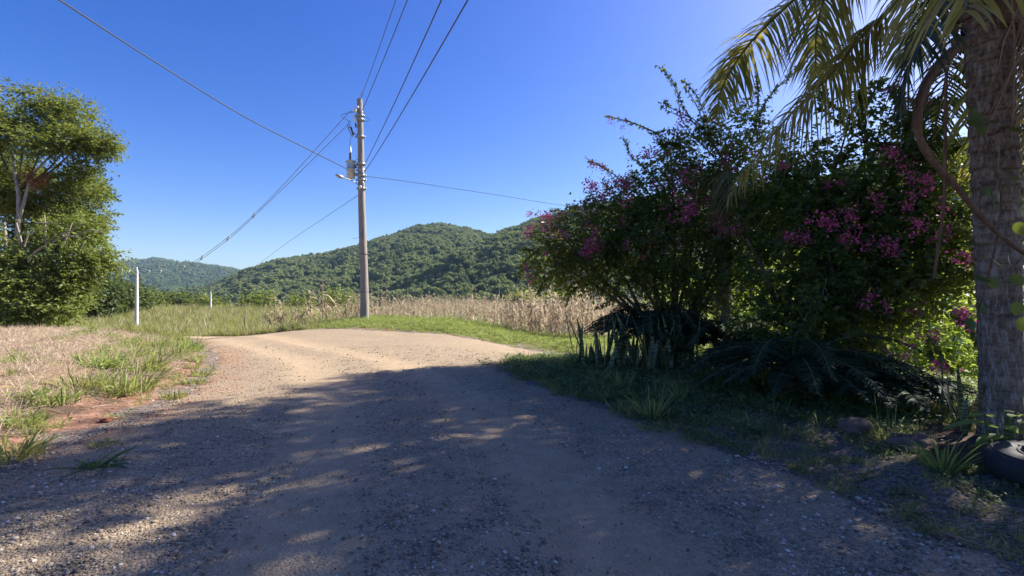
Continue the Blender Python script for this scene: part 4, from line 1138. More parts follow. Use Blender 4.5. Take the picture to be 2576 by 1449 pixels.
tag(g.build('foliage', M['boug'], tA), kind='stuff')
spots = []
for px, py, rx_, ry_, Y, n in ((1365, 558, 35, 22, 10.7, 12), (1400, 545, 26, 12, 10.8, 6), (1500, 484, 30, 24, 10.6, 14), (1550, 474, 30, 20, 10.5, 8), (1480, 520, 24, 14, 10.4, 5), (1330, 600, 12, 20, 10.6, 4), (1535, 300, 10, 8, 10.5, 4), (1570, 312, 14, 10, 10.5, 3), (1490, 408, 8, 8, 10.7, 2), (1450, 610, 90, 50, 9.8, 8),
                           (1560, 600, 100, 60, 9.5, 9), (1690, 470, 80, 50, 9.7, 12), (1640, 390, 20, 14, 10.1, 4), (1750, 520, 40, 30, 9.2, 8), (1860, 380, 60, 50, 9.5, 8), (1850, 560, 50, 30, 8.8, 6), (1560, 480, 60, 20, 10.2, 6), (1340, 690, 30, 40, 10.4, 4), (1720, 310, 30, 30, 10.1, 3), (1680, 440, 200, 60, 9.9, 12), (1600, 560, 130, 60, 9.6, 8)):
    for _ in range(n): spots.append((px + rx_ * U(-1, 1), py + ry_ * U(-1, 1), Y + U(-.2, .2), U(.55, 1.1) * (.5 if rx_ <= 14 and n <= 4 else 1)))
place_clusters(tA, spots, 'a')

# right bush, nearer, filling the space up to the palm
bB = np.array((5.9, 8.6, gz(5.9, 8.6)))
tB = thing('bougainvillea_bush', 'tall dark bougainvillea hedge with magenta clusters, next to the ringed palm trunk', 'flowering bush', bB)
lobB = [L3(1980, 520, 8.6, 100), L3(2080, 560, 8.2, 110), L3(2060, 450, 8.6, 80), L3(2170, 520, 8, 95), L3(2260, 470, 7.8, 90), L3(2200, 620, 7.6, 110), L3(2300, 570, 7.4, 100), L3(2380, 520, 7.4, 85), L3(2360, 640, 7, 95), L3(2010, 660, 8, 105), L3(2110, 700, 7.5, 105),
        L3(2230, 740, 7.2, 90), L3(2060, 790, 7.3, 80, .7), L3(2160, 810, 7.1, 80, .7), L3(2290, 730, 6.8, 65), L3(2290, 370, 8, 60), L3(2200, 340, 8.2, 55), L3(2150, 270, 8.2, 40), L3(2350, 420, 7.6, 70), L3(2330, 290, 7.8, 45), L3(2020, 380, 8.6, 50), L3(1930, 800, 8, 70, .6), L3(2430, 650, 6.6, 55)]
g = Geo(); tg = Geo()
for l in lobB:
    e = np.array(l[:3]); s = bB + (U(-1.0, .6), U(-.6, .5), 0)
    limb(tg, [s, s + (e - s) * (.4, .4, .4) + (U(-.2, .2), 0, .5), e], .05, .012, 6)
for a in (Q((1950, 760, 8), (1930, 700, 8), (1880, 600, 8.3)), Q((2200, 790, 7.2), (2205, 690, 7.2), (2190, 600, 7.3)), Q((2100, 760, 7.6), (2060, 650, 7.7), (2020, 560, 8)), Q((2110, 770, 7.5), (2118, 690, 7.6), (2140, 560, 7.7)),
          Q((2160, 840, 7.2), (2100, 700, 7.4), (2070, 560, 7.8))):
    limb(tg, a, .045, .025, 7)
foliage(g, lobB, 7600, 8, .085, .30, LEAF4, droop=.3, shell=.25, gap=.82, spread=.6)
for pts, n in ((Q((2200, 400, 8), (2170, 300, 8), (2200, 230, 8), (2225, 205, 8)), 60), (Q((2290, 400, 7.8), (2310, 300, 7.8), (2360, 260, 7.8), (2440, 240, 7.8)), 70), (Q((2220, 360, 8), (2130, 290, 8.1), (2090, 260, 8.2), (2070, 230, 8.2)), 60), (Q((2300, 330, 7.8), (2260, 240, 7.9), (2250, 220, 7.9)), 40),
               (Q((2400, 780, 6.5), (2440, 830, 6.4), (2470, 870, 6.4)), 50), (Q((2330, 840, 6.5), (2370, 900, 6.4), (2390, 930, 6.4)), 40), (Q((2080, 700, 7), (2050, 800, 6.8), (2020, 860, 6.8)), 40)):
    sprig(g, tg, pts, n, .095); sprig(g, tg, [p + (U(-.1, .1), .1, U(-.1, .1)) for p in pts], n, .095)
for _ in range(46):
    l = lobB[rng.integers(0, len(lobB))]; c = np.array(l[:3]); u = unit(1)[0]; u[2] = abs(u[2]) * .6 + .1
    p0 = c + u * np.array(l[3:6]) * .5; p1_ = c + u * np.array(l[3:6]) * 1.1; p2_ = p1_ + (u * .5 + (0, 0, -.25)) * U(.2, .45)
    sprig(g, tg, [p0, p1_, p2_], 34, .085, .009)
tg.build('stem', M['bark_dark'], tB, smooth=True)
tag(g.build('foliage', M['boug'], tB), kind='stuff')
spots = []
for px, py, rx_, ry_, Y, n in ((2190, 500, 70, 40, 6.9, 6), (2270, 480, 70, 50, 6.6, 7), (2310, 440, 50, 40, 6.6, 5), (2060, 575, 50, 26, 7.0, 6), (2130, 540, 60, 30, 6.9, 7), (2190, 620, 60, 20, 6.6, 8), (1990, 600, 30, 20, 7.4, 5), (2340, 560, 60, 40, 6.4, 9), (2140, 590, 40, 20, 6.8, 5), (2330, 845, 30, 14, 6.0, 5), (2270, 890, 20, 10, 6.2, 3),
                           (2370, 920, 30, 20, 5.9, 4), (2420, 800, 40, 14, 5.9, 5), (2440, 660, 30, 20, 5.9, 4), (2250, 220, 20, 20, 7.6, 5), (2300, 250, 40, 14, 7.5, 5), (2070, 470, 60, 20, 7.6, 4), (1960, 430, 40, 30, 8, 4), (2250, 380, 60, 40, 7.3, 6), (2230, 760, 90, 30, 6.4, 5), (2500, 250, 10, 10, 6, 0)):
    for _ in range((n * 2 + 2) // 3): spots.append((px + rx_ * U(-1, 1), py + ry_ * U(-1, 1), Y + U(-.15, .15), U(.5, 1.0)))
place_clusters(tB, spots, 'b')

# sunlit bushes behind, seen through the gaps
c0 = np.array((9.3, 10.2, gz(9.3, 10.2)))
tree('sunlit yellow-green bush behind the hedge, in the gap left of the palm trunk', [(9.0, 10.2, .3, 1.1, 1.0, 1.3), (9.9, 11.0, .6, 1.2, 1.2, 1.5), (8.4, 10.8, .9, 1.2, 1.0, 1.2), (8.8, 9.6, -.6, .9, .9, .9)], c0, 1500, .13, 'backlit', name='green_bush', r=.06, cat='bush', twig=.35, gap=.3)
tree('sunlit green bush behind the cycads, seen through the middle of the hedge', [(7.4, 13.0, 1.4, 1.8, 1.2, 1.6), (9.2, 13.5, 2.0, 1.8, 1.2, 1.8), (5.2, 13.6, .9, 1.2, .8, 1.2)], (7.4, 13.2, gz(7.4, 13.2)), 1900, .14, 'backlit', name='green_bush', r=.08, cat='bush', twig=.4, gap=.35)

# bare trunk inside the left bush
ty = 9.6; tb = P(1815, 830, ty); tb[2] = gz(tb[0], ty) - .05; tt_ = P(1828, 470, ty)
t2 = thing('small_palm', 'slim grey palm trunk rising out of the cycads inside the left bougainvillea', 'palm tree', tb)
g = Geo(); k = np.linspace(0, 1, 12); tube(g, [tb + (tt_ - tb) * q + (.02 * math.sin(7 * q), 0, 0) for q in k], .165 - .05 * k + .006 * np.sin(k * 40), 12); g.build('trunk', M['bark_pale'], t2, smooth=True)

# ------------------------------------------------------------------ palms
def frond(parent, pts, leaflet, n=70, w=.035, mat='palm', hang=1.0, r=.028, name='frond', start=.12, lateral=.8, seg=4, rmat='rachis', fwd=.55):
    c = curve(pts, 26)
    g = Geo(); tube(g, c, np.linspace(r, r * .25, 26), 6, mi=1)
    t = np.repeat(np.linspace(start, 1, n), 2); k = t * 25
    p = np.stack([np.interp(k, np.arange(26), c[:, a]) for a in range(3)], -1)
    tan = norm(np.stack([np.interp(k, np.arange(26), np.gradient(c[:, a])) for a in range(3)], -1))
    up = np.array((0, 0, 1.0))
    lat = norm(np.cross(tan, up) + .15 * np.array((1.0, 0, 0)))
    nrm = norm(np.cross(lat, tan))
    s = np.tile((1.0, -1.0), n)[:, None]
    m = 2 * n
    d = norm(lat * s * lateral + tan * fwd + nrm * U(-.25, .35, m)[:, None] + rng.normal(size=(m, 3)) * .10)
    L = leaflet * (np.clip(np.sin(np.clip((t - start) / (1 - start), 0, 1) * 2.6 + .45), .25, 1)) * U(.8, 1.12, m)
    sd = norm(np.cross(d, nrm * s + .4 * rng.normal(size=(m, 3))))
    strips(g, p, d, L, w * U(.8, 1.15, m), hang * U(.7, 1.3, m), side=sd, nseg=seg)
    return g.build(name, [M[mat], M[rmat]], parent)

YP = 4.7
pbase = P(2518, 1140, YP); pbase[2] = gz(pbase[0], YP) - .05
ptop = P(2482, -70, YP + .1)
palm = thing('palm_tree', 'big feather palm with a thick ringed trunk at the right edge, fronds over the hedge', 'palm tree', pbase)
g = Geo(); nr = 260; sides = 32
rings = []; k = np.linspace(0, 1, nr); th = np.arange(sides) * 2 * math.pi / sides
vs = []
for q in k:
    c = pbase + (ptop - pbase) * q + (.03 * math.sin(3 * q), 0, 0)
    r = .152 + .03 * (1 - ss(0, .10, q)) + .012 * math.sin(q * 2.2)
    r = r + .016 * ss(.72, .95, q)
    ph = (q * 26 + .12 * np.sin(th * 2 + q * 30) + .05 * np.sin(th * 5 + q * 11)) % 1.0
    rr = r + .016 * (1 - ph) * ss(.28, .5, q) + .005 * (1 - ph) + .004 * noise2(th * 3, q * 40 + th * 0, 3)
    vs.append(c + rr[:, None] * np.stack((np.cos(th), np.sin(th), 0 * th), -1))
    rings.append(ss(.80, .97, ph) * (.35 + .65 * ss(.28, .5, q)) * np.clip(.75 + .5 * noise2(th * 2, q * 30 + th * 0, 2), 0, 1))
f = [(i * sides + a, i * sides + (a + 1) % sides, (i + 1) * sides + (a + 1) % sides, (i + 1) * sides + a) for i in range(nr - 1) for a in range(sides)]
g.add(np.concatenate(vs), f); pk = g.build('trunk', M['palm_trunk'], palm, smooth=True); at = pk.data.attributes.new('ring', 'FLOAT', 'POINT'); at.data.foreach_set('value', np.concatenate(rings).astype(np.float32))
# old leaf bases wrapped round the top of the trunk
for i in range(16):
    a = i * 2.4; zt = ptop[2] - .75 + .075 * i
    c = np.array((ptop[0] + .03, ptop[1], zt)); o_ = np.array((math.cos(a), math.sin(a), 0)); s_ = np.array((-math.sin(a), math.cos(a), 0))
    g = Geo(); V = []
    for q, wd, ot in ((0, .19, .195), (.18, .16, .225), (.36, .10, .27), (.52, .055, .34), (.66, .035, .44)):
        p = c + o_ * ot + np.array((0, 0, q)); V += [p - s_ * wd, p + o_ * .035, p + s_ * wd, p - o_ * .015]
    f = [(j * 4 + a_, j * 4 + (a_ + 1) % 4, (j + 1) * 4 + (a_ + 1) % 4, (j + 1) * 4 + a_) for j in range(4) for a_ in range(4)] + [(16, 17, 18, 19)]
    g.add(V, f); g.build('leaf_base', M['fibre'], palm, smooth=True)
# fibre strands hanging off the leaf bases
g = Geo(); n = 150; a = U(0, 6.28, n); p = np.stack((ptop[0] + .23 * np.cos(a), ptop[1] + .23 * np.sin(a), ptop[2] + U(-.75, .1, n)), -1)
strips(g, p, np.stack((np.cos(a), np.sin(a), U(-.4, .6, n)), -1), U(.15, .55, n), .008, U(1.2, 2.6, n), nseg=4, kink=.35)
n = 60; p = np.stack((P(2575, 0, 4.5)[0] + U(-.12, .5, n), 4.5 + U(-.3, .3, n), EYE + 2.6 + U(-.6, .3, n)), -1)
strips(g, p, np.stack((U(-.3, .2, n), U(-.3, .3, n), -np.ones(n)), -1), U(.6, 1.7, n), .014, .2, nseg=5, kink=.3)
tag(g.build('hanging_fibre', M['palm_dry'], palm), kind='stuff')
cr = ptop + (0, 0, .15)
F = lambda *q: [cr] + [P(*a) for a in q]
frond(palm, F((2330, -90, 4.9), (2245, 15, 5.1), (2165, 95, 5.4), (2080, 200, 5.8), (1960, 320, 6.2), (1835, 490, 6.5)), .62, 110, .026, hang=1.5, start=.36)
frond(palm, F((2330, -170, 5.0), (2130, -110, 5.4), (1990, 5, 5.9), (1901, 93, 6.4), (1857, 150, 6.6), (1820, 215, 6.8), (1800, 295, 6.9)), .60, 110, .027, hang=1.15, start=.3, lateral=1.0, fwd=.45)
frond(palm, F((2350, -230, 5.2), (2210, -200, 5.6), (2110, -90, 6.0), (2060, 60, 6.4), (2055, 190, 6.6)), .64, 100, .027, hang=1.6, start=.3)
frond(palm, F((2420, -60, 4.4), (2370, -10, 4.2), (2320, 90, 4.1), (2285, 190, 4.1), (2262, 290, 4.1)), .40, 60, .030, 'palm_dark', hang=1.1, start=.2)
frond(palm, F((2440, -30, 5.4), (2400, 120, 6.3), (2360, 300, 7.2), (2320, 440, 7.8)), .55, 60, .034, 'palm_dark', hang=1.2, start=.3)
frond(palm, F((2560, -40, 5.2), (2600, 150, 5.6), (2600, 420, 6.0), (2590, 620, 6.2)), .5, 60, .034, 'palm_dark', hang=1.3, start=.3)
frond(palm, F((2580, -60, 4.4), (2640, 60, 4.3), (2650, 260, 4.2), (2640, 460, 4.2)), .45, 46, .032, 'palm_dry', hang=1.3, start=.3, rmat='fibre')
for a, el, ln in ((20, 55, 3.6), (65, 50, 3.6), (200, 45, 3.6), (245, 50, 3.6), (285, 55, 3.4), (330, 40, 3.6), (0, 20, 3.4), (45, 15, 3.4), (225, 15, 3.2), (265, 18, 3.2), (310, 12, 3.2), (340, 62, 3.3)):
    dv = np.array((math.cos(rad(a)), math.sin(rad(a)), 0)); q = [cr]
    for k_ in (.3, .6, .85, 1.0): q.append(cr + dv * ln * k_ * math.cos(rad(el)) ** .6 + np.array((0, 0, ln * (math.sin(rad(el)) * k_ * 1.15 - .85 * k_ * k_))))
    frond(palm, q, .62, 60, .036, hang=1.4, start=.2)

# crown of the slim palm, hanging into the bush
for px, py, qx, qy, dY in ((1800, 440, 1790, 560, -.3), (1860, 440, 1890, 560, -.35), (1830, 430, 1845, 580, -.7), (1880, 420, 1930, 520, .2), (1790, 420, 1745, 510, .1), (1820, 400, 1800, 470, .7)):
    frond(t2, [tt_, P(px, py, ty + dY * .6), P((px + qx) / 2, (py + qy) / 2 - 8, ty + dY), P(qx, qy, ty + dY)], .48, 34, .026, hang=1.7, start=.25, r=.016)

# liana looping in front of the palm
g = Geo(); vp = curve(Q((2450, 95, 4.4), (2400, 130, 4.3), (2345, 190, 4.25), (2318, 260, 4.2), (2312, 330, 4.2), (2345, 400, 4.25), (2400, 460, 4.3), (2470, 545, 4.35), (2540, 610, 4.35), (2640, 680, 4.4)), 40)
tube(g, vp, np.linspace(.044, .016, 40) * (1 + .1 * np.sin(np.arange(40) * 1.3)), 9)
li = tag(g.build('liana', M['vine'], smooth=True, at=vp[0]), 'thick brown woody vine looping down in front of the palm trunk', 'vine')
g = Geo(); vp2 = curve(Q((2385, 170, 4.8), (2382, 260, 4.8), (2380, 380, 4.8), (2375, 520, 4.8), (2350, 700, 4.9)), 20); tube(g, vp2, .014, 7)
tag(g.build('liana', M['vine'], smooth=True, at=vp2[0]), 'straight thin vine hanging behind the looping one, left of the palm trunk', 'vine')
# big leaves climbing on the trunk
cv = P(2455, 420, 4.42); cl = thing('climber', 'broad dark leaves of a climber spread over the ringed palm trunk', 'climbing plant', cv)
lm = Geo(); V = []
for j in range(9):
    q = j / 8; wd_ = .46 * math.sin(math.pi * min(1, q * .95 + .04)) ** .6 * (1 - .35 * q)
    V += [(-wd_, q, -.3 * q * q + .06), (-wd_ * .5, q - .02, -.3 * q * q + .05), (0, q, -.3 * q * q), (wd_ * .5, q - .02, -.3 * q * q + .05), (wd_, q, -.3 * q * q + .06)]
lm.add(V, [(j * 5 + a, j * 5 + a + 1, (j + 1) * 5 + a + 1, (j + 1) * 5 + a) for j in range(8) for a in range(4)]); lm = lm.mesh('leaf', M['boug'], smooth=True)
for px, py, s in ((2450, 275, .16), (2440, 300, .12), (2470, 315, .09), (2500, 300, .09), (2520, 480, .13), (2505, 500, .10), (2490, 470, .10), (2545, 500, .12), (2560, 440, .12), (2435, 265, .09), (2545, 320, .09), (2560, 560, .12), (2470, 640, .12), (2500, 650, .1), (2450, 610, .12), (2540, 640, .1), (2565, 690, .13), (2490, 700, .1), (2460, 760, .12), (2440, 800, .12), (2560, 760, .12), (2575, 800, .12), (2455, 690, .12), (2480, 200, .1)):
    link_mesh('leaf', lm, cl, P(px, py, 4.38 + U(-.05, .05)) - cv, (U(-2.6, -1.2), U(-.5, .5), U(-1, 1)), s)
g = Geo(); tube(g, curve(Q((2440, 260, 4.42), (2470, 320, 4.42), (2520, 480, 4.4), (2500, 640, 4.4), (2460, 790, 4.42)), 20) - 0, .008, 5); g.build('stem', M['vine'], cl)

# the tall tree just outside the picture on the right, whose shade lies over the road
sv = np.array(SUN_DIR); lobS = []
for gx_, gy_ in [(x_, y_) for x_ in np.arange(-4.6, 4.4, 1.25) for y_ in np.arange(.2, 11.5, 1.15)]:
    if gy_ > np.interp(gx_, [-4.7, -3.7, -3.3, -1.8, -.6, 4], [2.6, 4.0, 7.0, 9.8, 9.8, 8]): continue
    if gx_ > 2.6 and gy_ > 2.6: continue
    if min(((gx_ - hx) / 1.4) ** 2 + (gy_ - hy) ** 2 for hx, hy in ((-1.4, 5.3), (-2.2, 3.1), (-3.5, 2.7), (-1.6, 7.6))) < .42: continue
    zt = U(9.2, 11.2) + max(0, gy_ - 3.5) * .75; c = np.array((gx_, gy_, 0)) + U(-.3, .3, 3) + sv * (zt / sv[2])
    rr = U(.75, 1.0)
    py_ = HY - (c[2] - rr - .4 - EYE) / c[1] * FPX; px_ = HX + (c[0] - rr - .4) / c[1] * FPX
    if py_ > -20 and px_ < 2600: continue
    lobS.append((c[0], c[1], c[2], rr, rr, rr * .6))
ct = np.mean([l[:3] for l in lobS], 0); tb_ = (ct[0] + 3.5, ct[1] - 2.5, gz(ct[0] + 3.5, ct[1] - 2.5))
t = thing('shade_tree', 'tall spreading tree outside the picture on the right, shading the road', 'tree', tb_)
g = Geo(); fk = np.array((tb_[0] - .8, tb_[1] + .6, 6.0)); limb(g, [tb_, (np.array(tb_) + fk) / 2 + (.1, 0, 0), fk], .32, .2, 9)
for l in lobS[::2]:
    e = np.array(l[:3]); limb(g, [fk, fk + (e - fk) * .5 + (0, 0, .8), e], .08, .02, 5, 7)
g.build('trunk', M['bark_dark'], t, smooth=True)
g = Geo(); foliage(g, lobS, 11800, 8, .16, .5, droop=.2, shell=.2, gap=.58)
tag(g.build('crown', M['tree_leaf_dark'], t), kind='stuff')

# ------------------------------------------------------------------ cycads, snake plants and low plants
def cycad(label, c, nf, L, lift, trunk_h, fr=None):
    b = np.array((c[0], c[1], gz(c[0], c[1])))
    t = thing('cycad', label, 'cycad', b)
    g = Geo(); lathe(g, b - (0, 0, .05), [(.16, 0), (.19, trunk_h * .4), (.17, trunk_h), (.05, trunk_h + .1)], 12); g.build('trunk', M['bark_dark'], t)
    top = b + (0, 0, trunk_h)
    for i in range(nf):
        a = i * 2.39996 + U(-.1, .1); e = lift * U(.35, 1.25) * (.35 + .9 * (i % 5) / 4)
        dv = np.array((math.cos(a), math.sin(a), 0)); ln = L * U(.8, 1.1)
        q = [top + dv * ln * k_ + np.array((0, 0, ln * (e * k_ - .85 * e * k_ ** 2.2 - .12 * k_ * k_))) for k_ in (0, .25, .5, .75, 1)]
        frond(t, q, .23, 66, .021, 'cycad', hang=.25, r=.012, start=.12, lateral=.75, seg=2, fwd=.6)
    return t
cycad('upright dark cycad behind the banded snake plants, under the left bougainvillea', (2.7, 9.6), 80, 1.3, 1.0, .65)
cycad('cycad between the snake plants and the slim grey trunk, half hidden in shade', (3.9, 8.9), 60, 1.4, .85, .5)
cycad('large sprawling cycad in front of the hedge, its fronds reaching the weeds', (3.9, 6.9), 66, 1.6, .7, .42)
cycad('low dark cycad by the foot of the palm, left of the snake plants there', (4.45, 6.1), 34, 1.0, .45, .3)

def snake_leaf(h, w_):
    n = 9; z = np.linspace(0, h, n); pr = np.array([.55, .75, .9, 1, 1, .95, .82, .5, .04]) * w_ / 2
    tw_ = U(-.5, .5) * z / h; bx, by = U(-.12, .12) * h * (z / h) ** 2, U(-.12, .12) * h * (z / h) ** 2
    V, mg = [], []
    for j in range(n):
        cs, sn = math.cos(tw_[j]), math.sin(tw_[j])
        for u_, dd, mk in ((-1, .0, 1), (-.86, .004, 0), (0, .30, 0), (.86, .004, 0), (1, 0, 1)):
            x, y = u_ * pr[j], -.35 * pr[j] * (1 - u_ * u_)
            V.append((bx[j] + x * cs - y * sn, by[j] + x * sn + y * cs, z[j])); mg.append(mk)
    f = [(j * 5 + a, j * 5 + a + 1, (j + 1) * 5 + a + 1, (j + 1) * 5 + a) for j in range(n - 1) for a in range(4)]
    g = Geo(); g.add(V, f); me = g.mesh('leaf', M['snake'], smooth=True)
    at = me.attributes.new('margin', 'FLOAT', 'POINT'); at.data.foreach_set('value', np.array(mg, np.float32))
    return me
sleaves = [snake_leaf(U(.75, 1.0), U(.06, .085)) for _ in range(8)]
def snake_plant(label, spots, sc=1.0):
    b = np.array((np.mean([s[0] for s in spots]), np.mean([s[1] for s in spots]), 0)); b[2] = gz(b[0], b[1])
    t = thing('snake_plant', label, 'snake plant', b, 'snake plants along the verge')
    for x, y in spots:
        z = gz(x, y) - .03
        link_mesh('leaf', sleaves[rng.integers(0, 8)], t, (x - b[0], y - b[1], z - b[2]), (U(-.3, .3), U(-.25, .25), U(0, 6.28)), (sc * U(.6, 1.2),) * 2 + (sc * U(.4, 1.12),))
def row(px0, px1, Y, n, dy=.3): return [((U(px0, px1) - HX) / FPX * Y, Y + U(-dy, dy)) for _ in range(n)]
snake_plant('leftmost banded snake plant of the verge row, against the sunlit road', [((px - HX) / FPX * 9.3, 9.3 + U(-.1, .1)) for px in (1450, 1453, 1458, 1463, 1468, 1474, 1478, 1485, 1490, 1496, 1502, 1508)], 1.1)
snake_plant('thick clump of banded snake plants in the middle of the verge row', row(1505, 1610, 8.9, 30), 1.1)
snake_plant('banded snake plants at the right end of the verge row, under the cycad', row(1600, 1740, 8.7, 36), 1.1)
snake_plant('dark snake plants with pointed tips left of the palm foot, against the bright gap', row(2390, 2455, 5.0, 14, .25), .8)
snake_plant('dark snake plants growing in front of the palm foot', row(2465, 2560, 4.35, 12, .08), .55)

def big_tuft(label, px, py, mats, h, n=46, wd=.013, lean=.55, grav=.7, grp=None, spread=.09, cat='grass tuft', name='grass_tuft', Yo=None):
    Y = Yo or EYE * FPX / (py - HY)
    for _ in range(3):
        x = (px - HX) / FPX * Y; z = gz(x, Y)
        if Yo is None: Y = (EYE - z) * FPX / (py - HY)
    g = Geo()
    a = U(0, 6.28, n); r = spread * np.sqrt(U(0, 1, n)); b = a + U(-.9, .9, n); ln = lean * U(.05, 1.3, n)
    p0 = np.stack((x + np.cos(a) * r, Y + np.sin(a) * r, np.full(n, z - .01)), -1)
    strips(g, p0, np.stack((np.cos(b) * ln, np.sin(b) * ln, np.ones(n)), -1), h * U(.4, 1.1, n), wd * U(.7, 1.2, n), grav * U(.3, 1.4, n), nseg=5)
    return tag(g.build(name, M[mats], at=(x, Y, z)), label, cat, grp)
GR = 'green tufts along the left bank'
for px, py, h, lab in ((325, 985, .55, 'big bright grass tuft on the left bank, above the red soil'), (255, 980, .42, 'bright grass tuft left of the biggest one on the bank'), (385, 935, .55, 'tall grass tuft right of the biggest one, near the red bank edge'),
                       (430, 905, .55, 'long leaning grass tuft at the bank edge, by the road bend'), (455, 885, .6, 'farthest grass tuft of the bank edge, against the bend'), (405, 880, .5, 'grass tuft at the bank top behind the leaning ones'), (250, 842, .5, 'lone green tuft out in the dry grass, left of the concrete pole'),
                       (300, 925, .42, 'grass tuft behind the biggest one on the bank'), (350, 905, .45, 'thin upright grass tuft halfway up the bank'), (440, 1000, .18, 'low green tuft on the gravel edge below the red soil'), (510, 945, .22, 'small flat tuft on the gravel, nearest the sunlit road'), (490, 965, .2, 'small flat tuft beside the other one on the gravel'),
                       (205, 1015, .3, 'short tuft low on the bank, left of the red edge'), (70, 1070, .28, 'weedy tuft at the left edge of the picture, on the bank'), (30, 1150, .32, 'weedy tuft lowest on the bank, at the left edge of the picture'), (262, 1118, .1, 'tiny tuft on the red soil by the shade edge')):
    big_tuft(lab, px, py, ('weed', 'grass', 'grass_pale')[len(lab) % 3] if h > .25 else 'grass_pale', h * 1.12, int(190 * min(1, h * 2)) + 20, .017, .75, .9, grp=GR, spread=.06 + .5 * h)
GS = 'green tufts on the shaded verge'
for px, py, h, n, lab in ((1640, 1055, .62, 70, 'large grass tuft below the snake plants, nearest the road'), (1570, 985, .5, 50, 'grass tuft in front of the middle snake plants'), (1700, 1010, .5, 40, 'grass tuft right of the large one, under the cycad'), (1500, 965, .4, 40, 'grass tuft below the leftmost snake plant'),
                          (1320, 915, .5, 36, 'dark spiky tuft at the left tip of the verge, against the sunlit gravel'), (1395, 925, .5, 36, 'dark spiky tuft left of the first snake plant, against the sunlit gravel'), (1420, 985, .26, 30, 'low tuft at the road edge, left of the snake plants'), (2230, 1110, .62, 16, 'sparse tall grass stems in front of the big cycad'), (1560, 1040, .3, 30, 'low tuft at the road edge, left of the large tuft')):
    big_tuft(lab, px, py, 'grass', h, n, .012, .6, .8, GS, .10)
big_tuft('bright arching grass clump beside the palm foot, on the litter', 2365, 1190, 'weed', .50, 60, .014, .75, .75, spread=.05)
# weed pulled up and dropped on the road
g = Geo(); c = P(250, 1172, 4.3); zz_ = gz(c[0], 4.3); n = 60
p0 = np.stack((c[0] + U(-.10, .14, n), 4.25 + U(-.1, .12, n), np.full(n, zz_ + .015)), -1)
strips(g, p0, np.stack((U(-1, 1, n) + .3, U(-.6, .7, n), U(.02, .25, n)), -1), U(.1, .34, n), .014, .25, nseg=3)
tag(g.build('pulled_weed', M['weed_dull'], at=(c[0], 4.25, zz_)), 'uprooted green weed lying on the shaded gravel at the lower left', 'weed')

# broad-leaved plant by the tyre
bp_ = P(2545, 1165, 4.1); bp_[2] = gz(bp_[0], 4.1)
t = thing('broadleaf_plant', 'low plant with long broad leaves by the palm foot at the right edge', 'plant', bp_)
pl = Geo(); V = []; nl = 8
for j in range(nl + 1):
    q = j / nl; wd_ = .5 * math.sin(math.pi * min(1, q * .97 + .02)) ** .8 * .32
    V += [(-wd_, q, -.25 * q * q + .05), (0, q, -.25 * q * q), (wd_, q, -.25 * q * q + .05)]
pl.add(V, [(j * 3 + a, j * 3 + a + 1, (j + 1) * 3 + a + 1, (j + 1) * 3 + a) for j in range(nl) for a in range(2)])
plm = pl.mesh('leaf', M['weed'], smooth=True)
for i in range(16):
    link_mesh('leaf', plm, t, (U(-.22, .12), U(-.1, .1), .12 + .02 * i), (U(-.1, .6), U(-.2, .2), i * 2.4), U(.22, .34))
g = Geo()
for s in (-.18, -.02, .1): tube(g, [bp_ + (s, 0, 0), bp_ + (s * 1.1, 0, .2), bp_ + (s * 1.3, 0, .42)], .009, 5)
g.build('stem', M['weed_dull'], t)

# old tyre lying in the litter
tc_ = np.array((4.12, 3.62, 0)); tc_[2] = gz(4.12, 3.62) + .09
t = thing('old_tyre', 'old black tyre lying half sunk in the litter at the right edge', 'tyre', tc_)
g = Geo(); nu_, nv_ = 96, 18; V = []
for i in range(nu_):
    a = i * 2 * math.pi / nu_
    for j in range(nv_):
        b = j * 2 * math.pi / nv_
        tr_ = 1 if math.cos(b) < .72 else (.93 if i % 4 < 1 else 1)
        R_ = .40 + .115 * np.sign(math.cos(b)) * abs(math.cos(b)) ** .75 * tr_
        V.append(tc_ + (R_ * math.cos(a), R_ * math.sin(a), .105 * np.sign(math.sin(b)) * abs(math.sin(b)) ** .75))
f = [(i * nv_ + j, ((i + 1) % nu_) * nv_ + j, ((i + 1) % nu_) * nv_ + (j + 1) % nv_, i * nv_ + (j + 1) % nv_) for i in range(nu_) for j in range(nv_)]
g.add(V, f); g.build('carcass', M['rubber'], t, smooth=True)
g = Geo(); th_ = np.linspace(0, 2 * math.pi, 65)
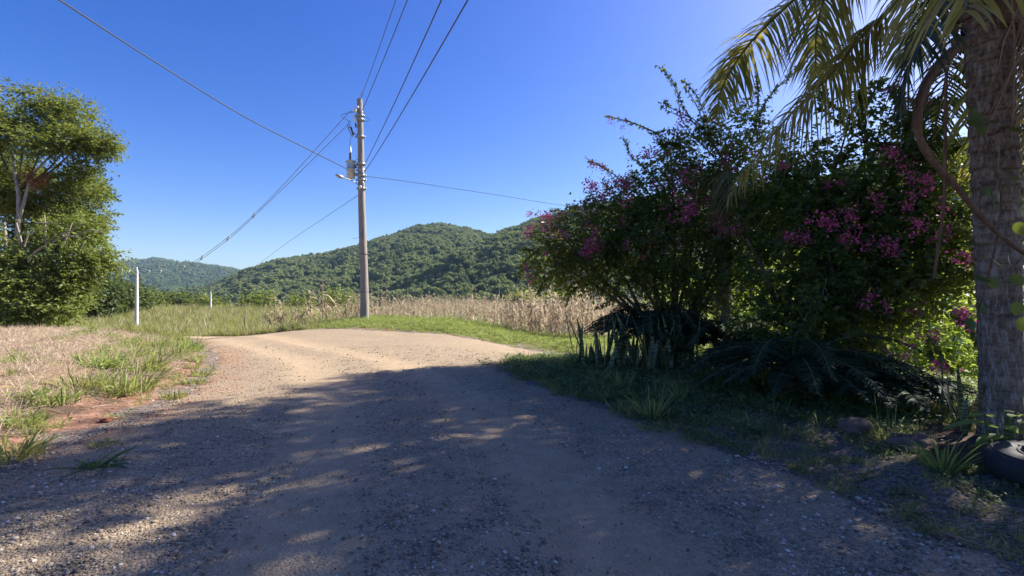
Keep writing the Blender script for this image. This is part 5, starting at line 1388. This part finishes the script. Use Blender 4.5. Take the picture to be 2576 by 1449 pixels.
for R_ in (.31, .46): tube(g, np.stack((tc_[0] + R_ * np.cos(th_), tc_[1] + R_ * np.sin(th_), np.full(65, tc_[2] + (.085 if R_ < .4 else .09))), -1), .012, 6, cap=False)
g.build('bead_ring', M['rubber'], t, smooth=True)

for px, py, Y, d, lab in ((2150, 1108, 5.0, (.34, .3, .2), 'flat brown rock in the weeds below the big cycad'), (2290, 1142, 4.55, (.42, .3, .2), 'brown rock beside the bright grass clump, left of the palm foot')):
    c = P(px, py, Y); c[2] = gz(c[0], Y) + .03; rock('rock', c, d, lab)
for px, py, lab in ((270, 1040, 'red clay clod at the foot of the left bank, at the shade edge'), (205, 985, 'red clay lump showing through the dry bank'), (150, 945, 'red clay lump high on the dry bank')):
    Y = (EYE - .1) * FPX / (py - HY); c = P(px, py, Y); c[2] = gz(c[0], Y) + .02; rock('clay_clod', c, (.12, .09, .05), lab, 'clod', .4, 'clod', sub=8)
# sticks on the verge
for k, (a, b, lab) in enumerate((((1560, 975, 7.6), (1690, 1010, 6.9), 'pale dry stick lying in the grass below the snake plants'), ((2360, 1345, 3.05), (2576, 1425, 2.75), 'long dry stick on the gravel in the lower right corner'), ((2190, 1140, 4.6), (2330, 1165, 4.4), 'dead palm leaf stalk lying by the brown rock'))):
    p, q = P(*a), P(*b)
    pts = [p + (q - p) * s + (U(-.02, .02), U(-.02, .02), 0) for s in (0, .3, .6, 1)]
    for v in pts: v[2] = gz(v[0], v[1]) + .03
    g = Geo(); tube(g, curve(pts, 10), np.linspace(.009, .004, 10), 5)
    tag(g.build('dry_stick', M['litter'], at=pts[0]), lab, 'stick')

# ------------------------------------------------------------------ air
hz = Geo(); box(hz, (0, 1500, 126), (14000, 6800, 324))
me = hz.mesh('haze', [])
hm, nt, out = new_mat('air')
pv = N(nt, 'ShaderNodeVolumePrincipled', **{'Density': .00008, 'Anisotropy': .2}); pv.inputs['Color'].default_value = (.45, .70, 1.0, 1)
nt.links.new(pv.outputs[0], out.inputs['Volume'])
me.materials.append(hm)
tag(link_mesh('haze', me), kind='stuff')
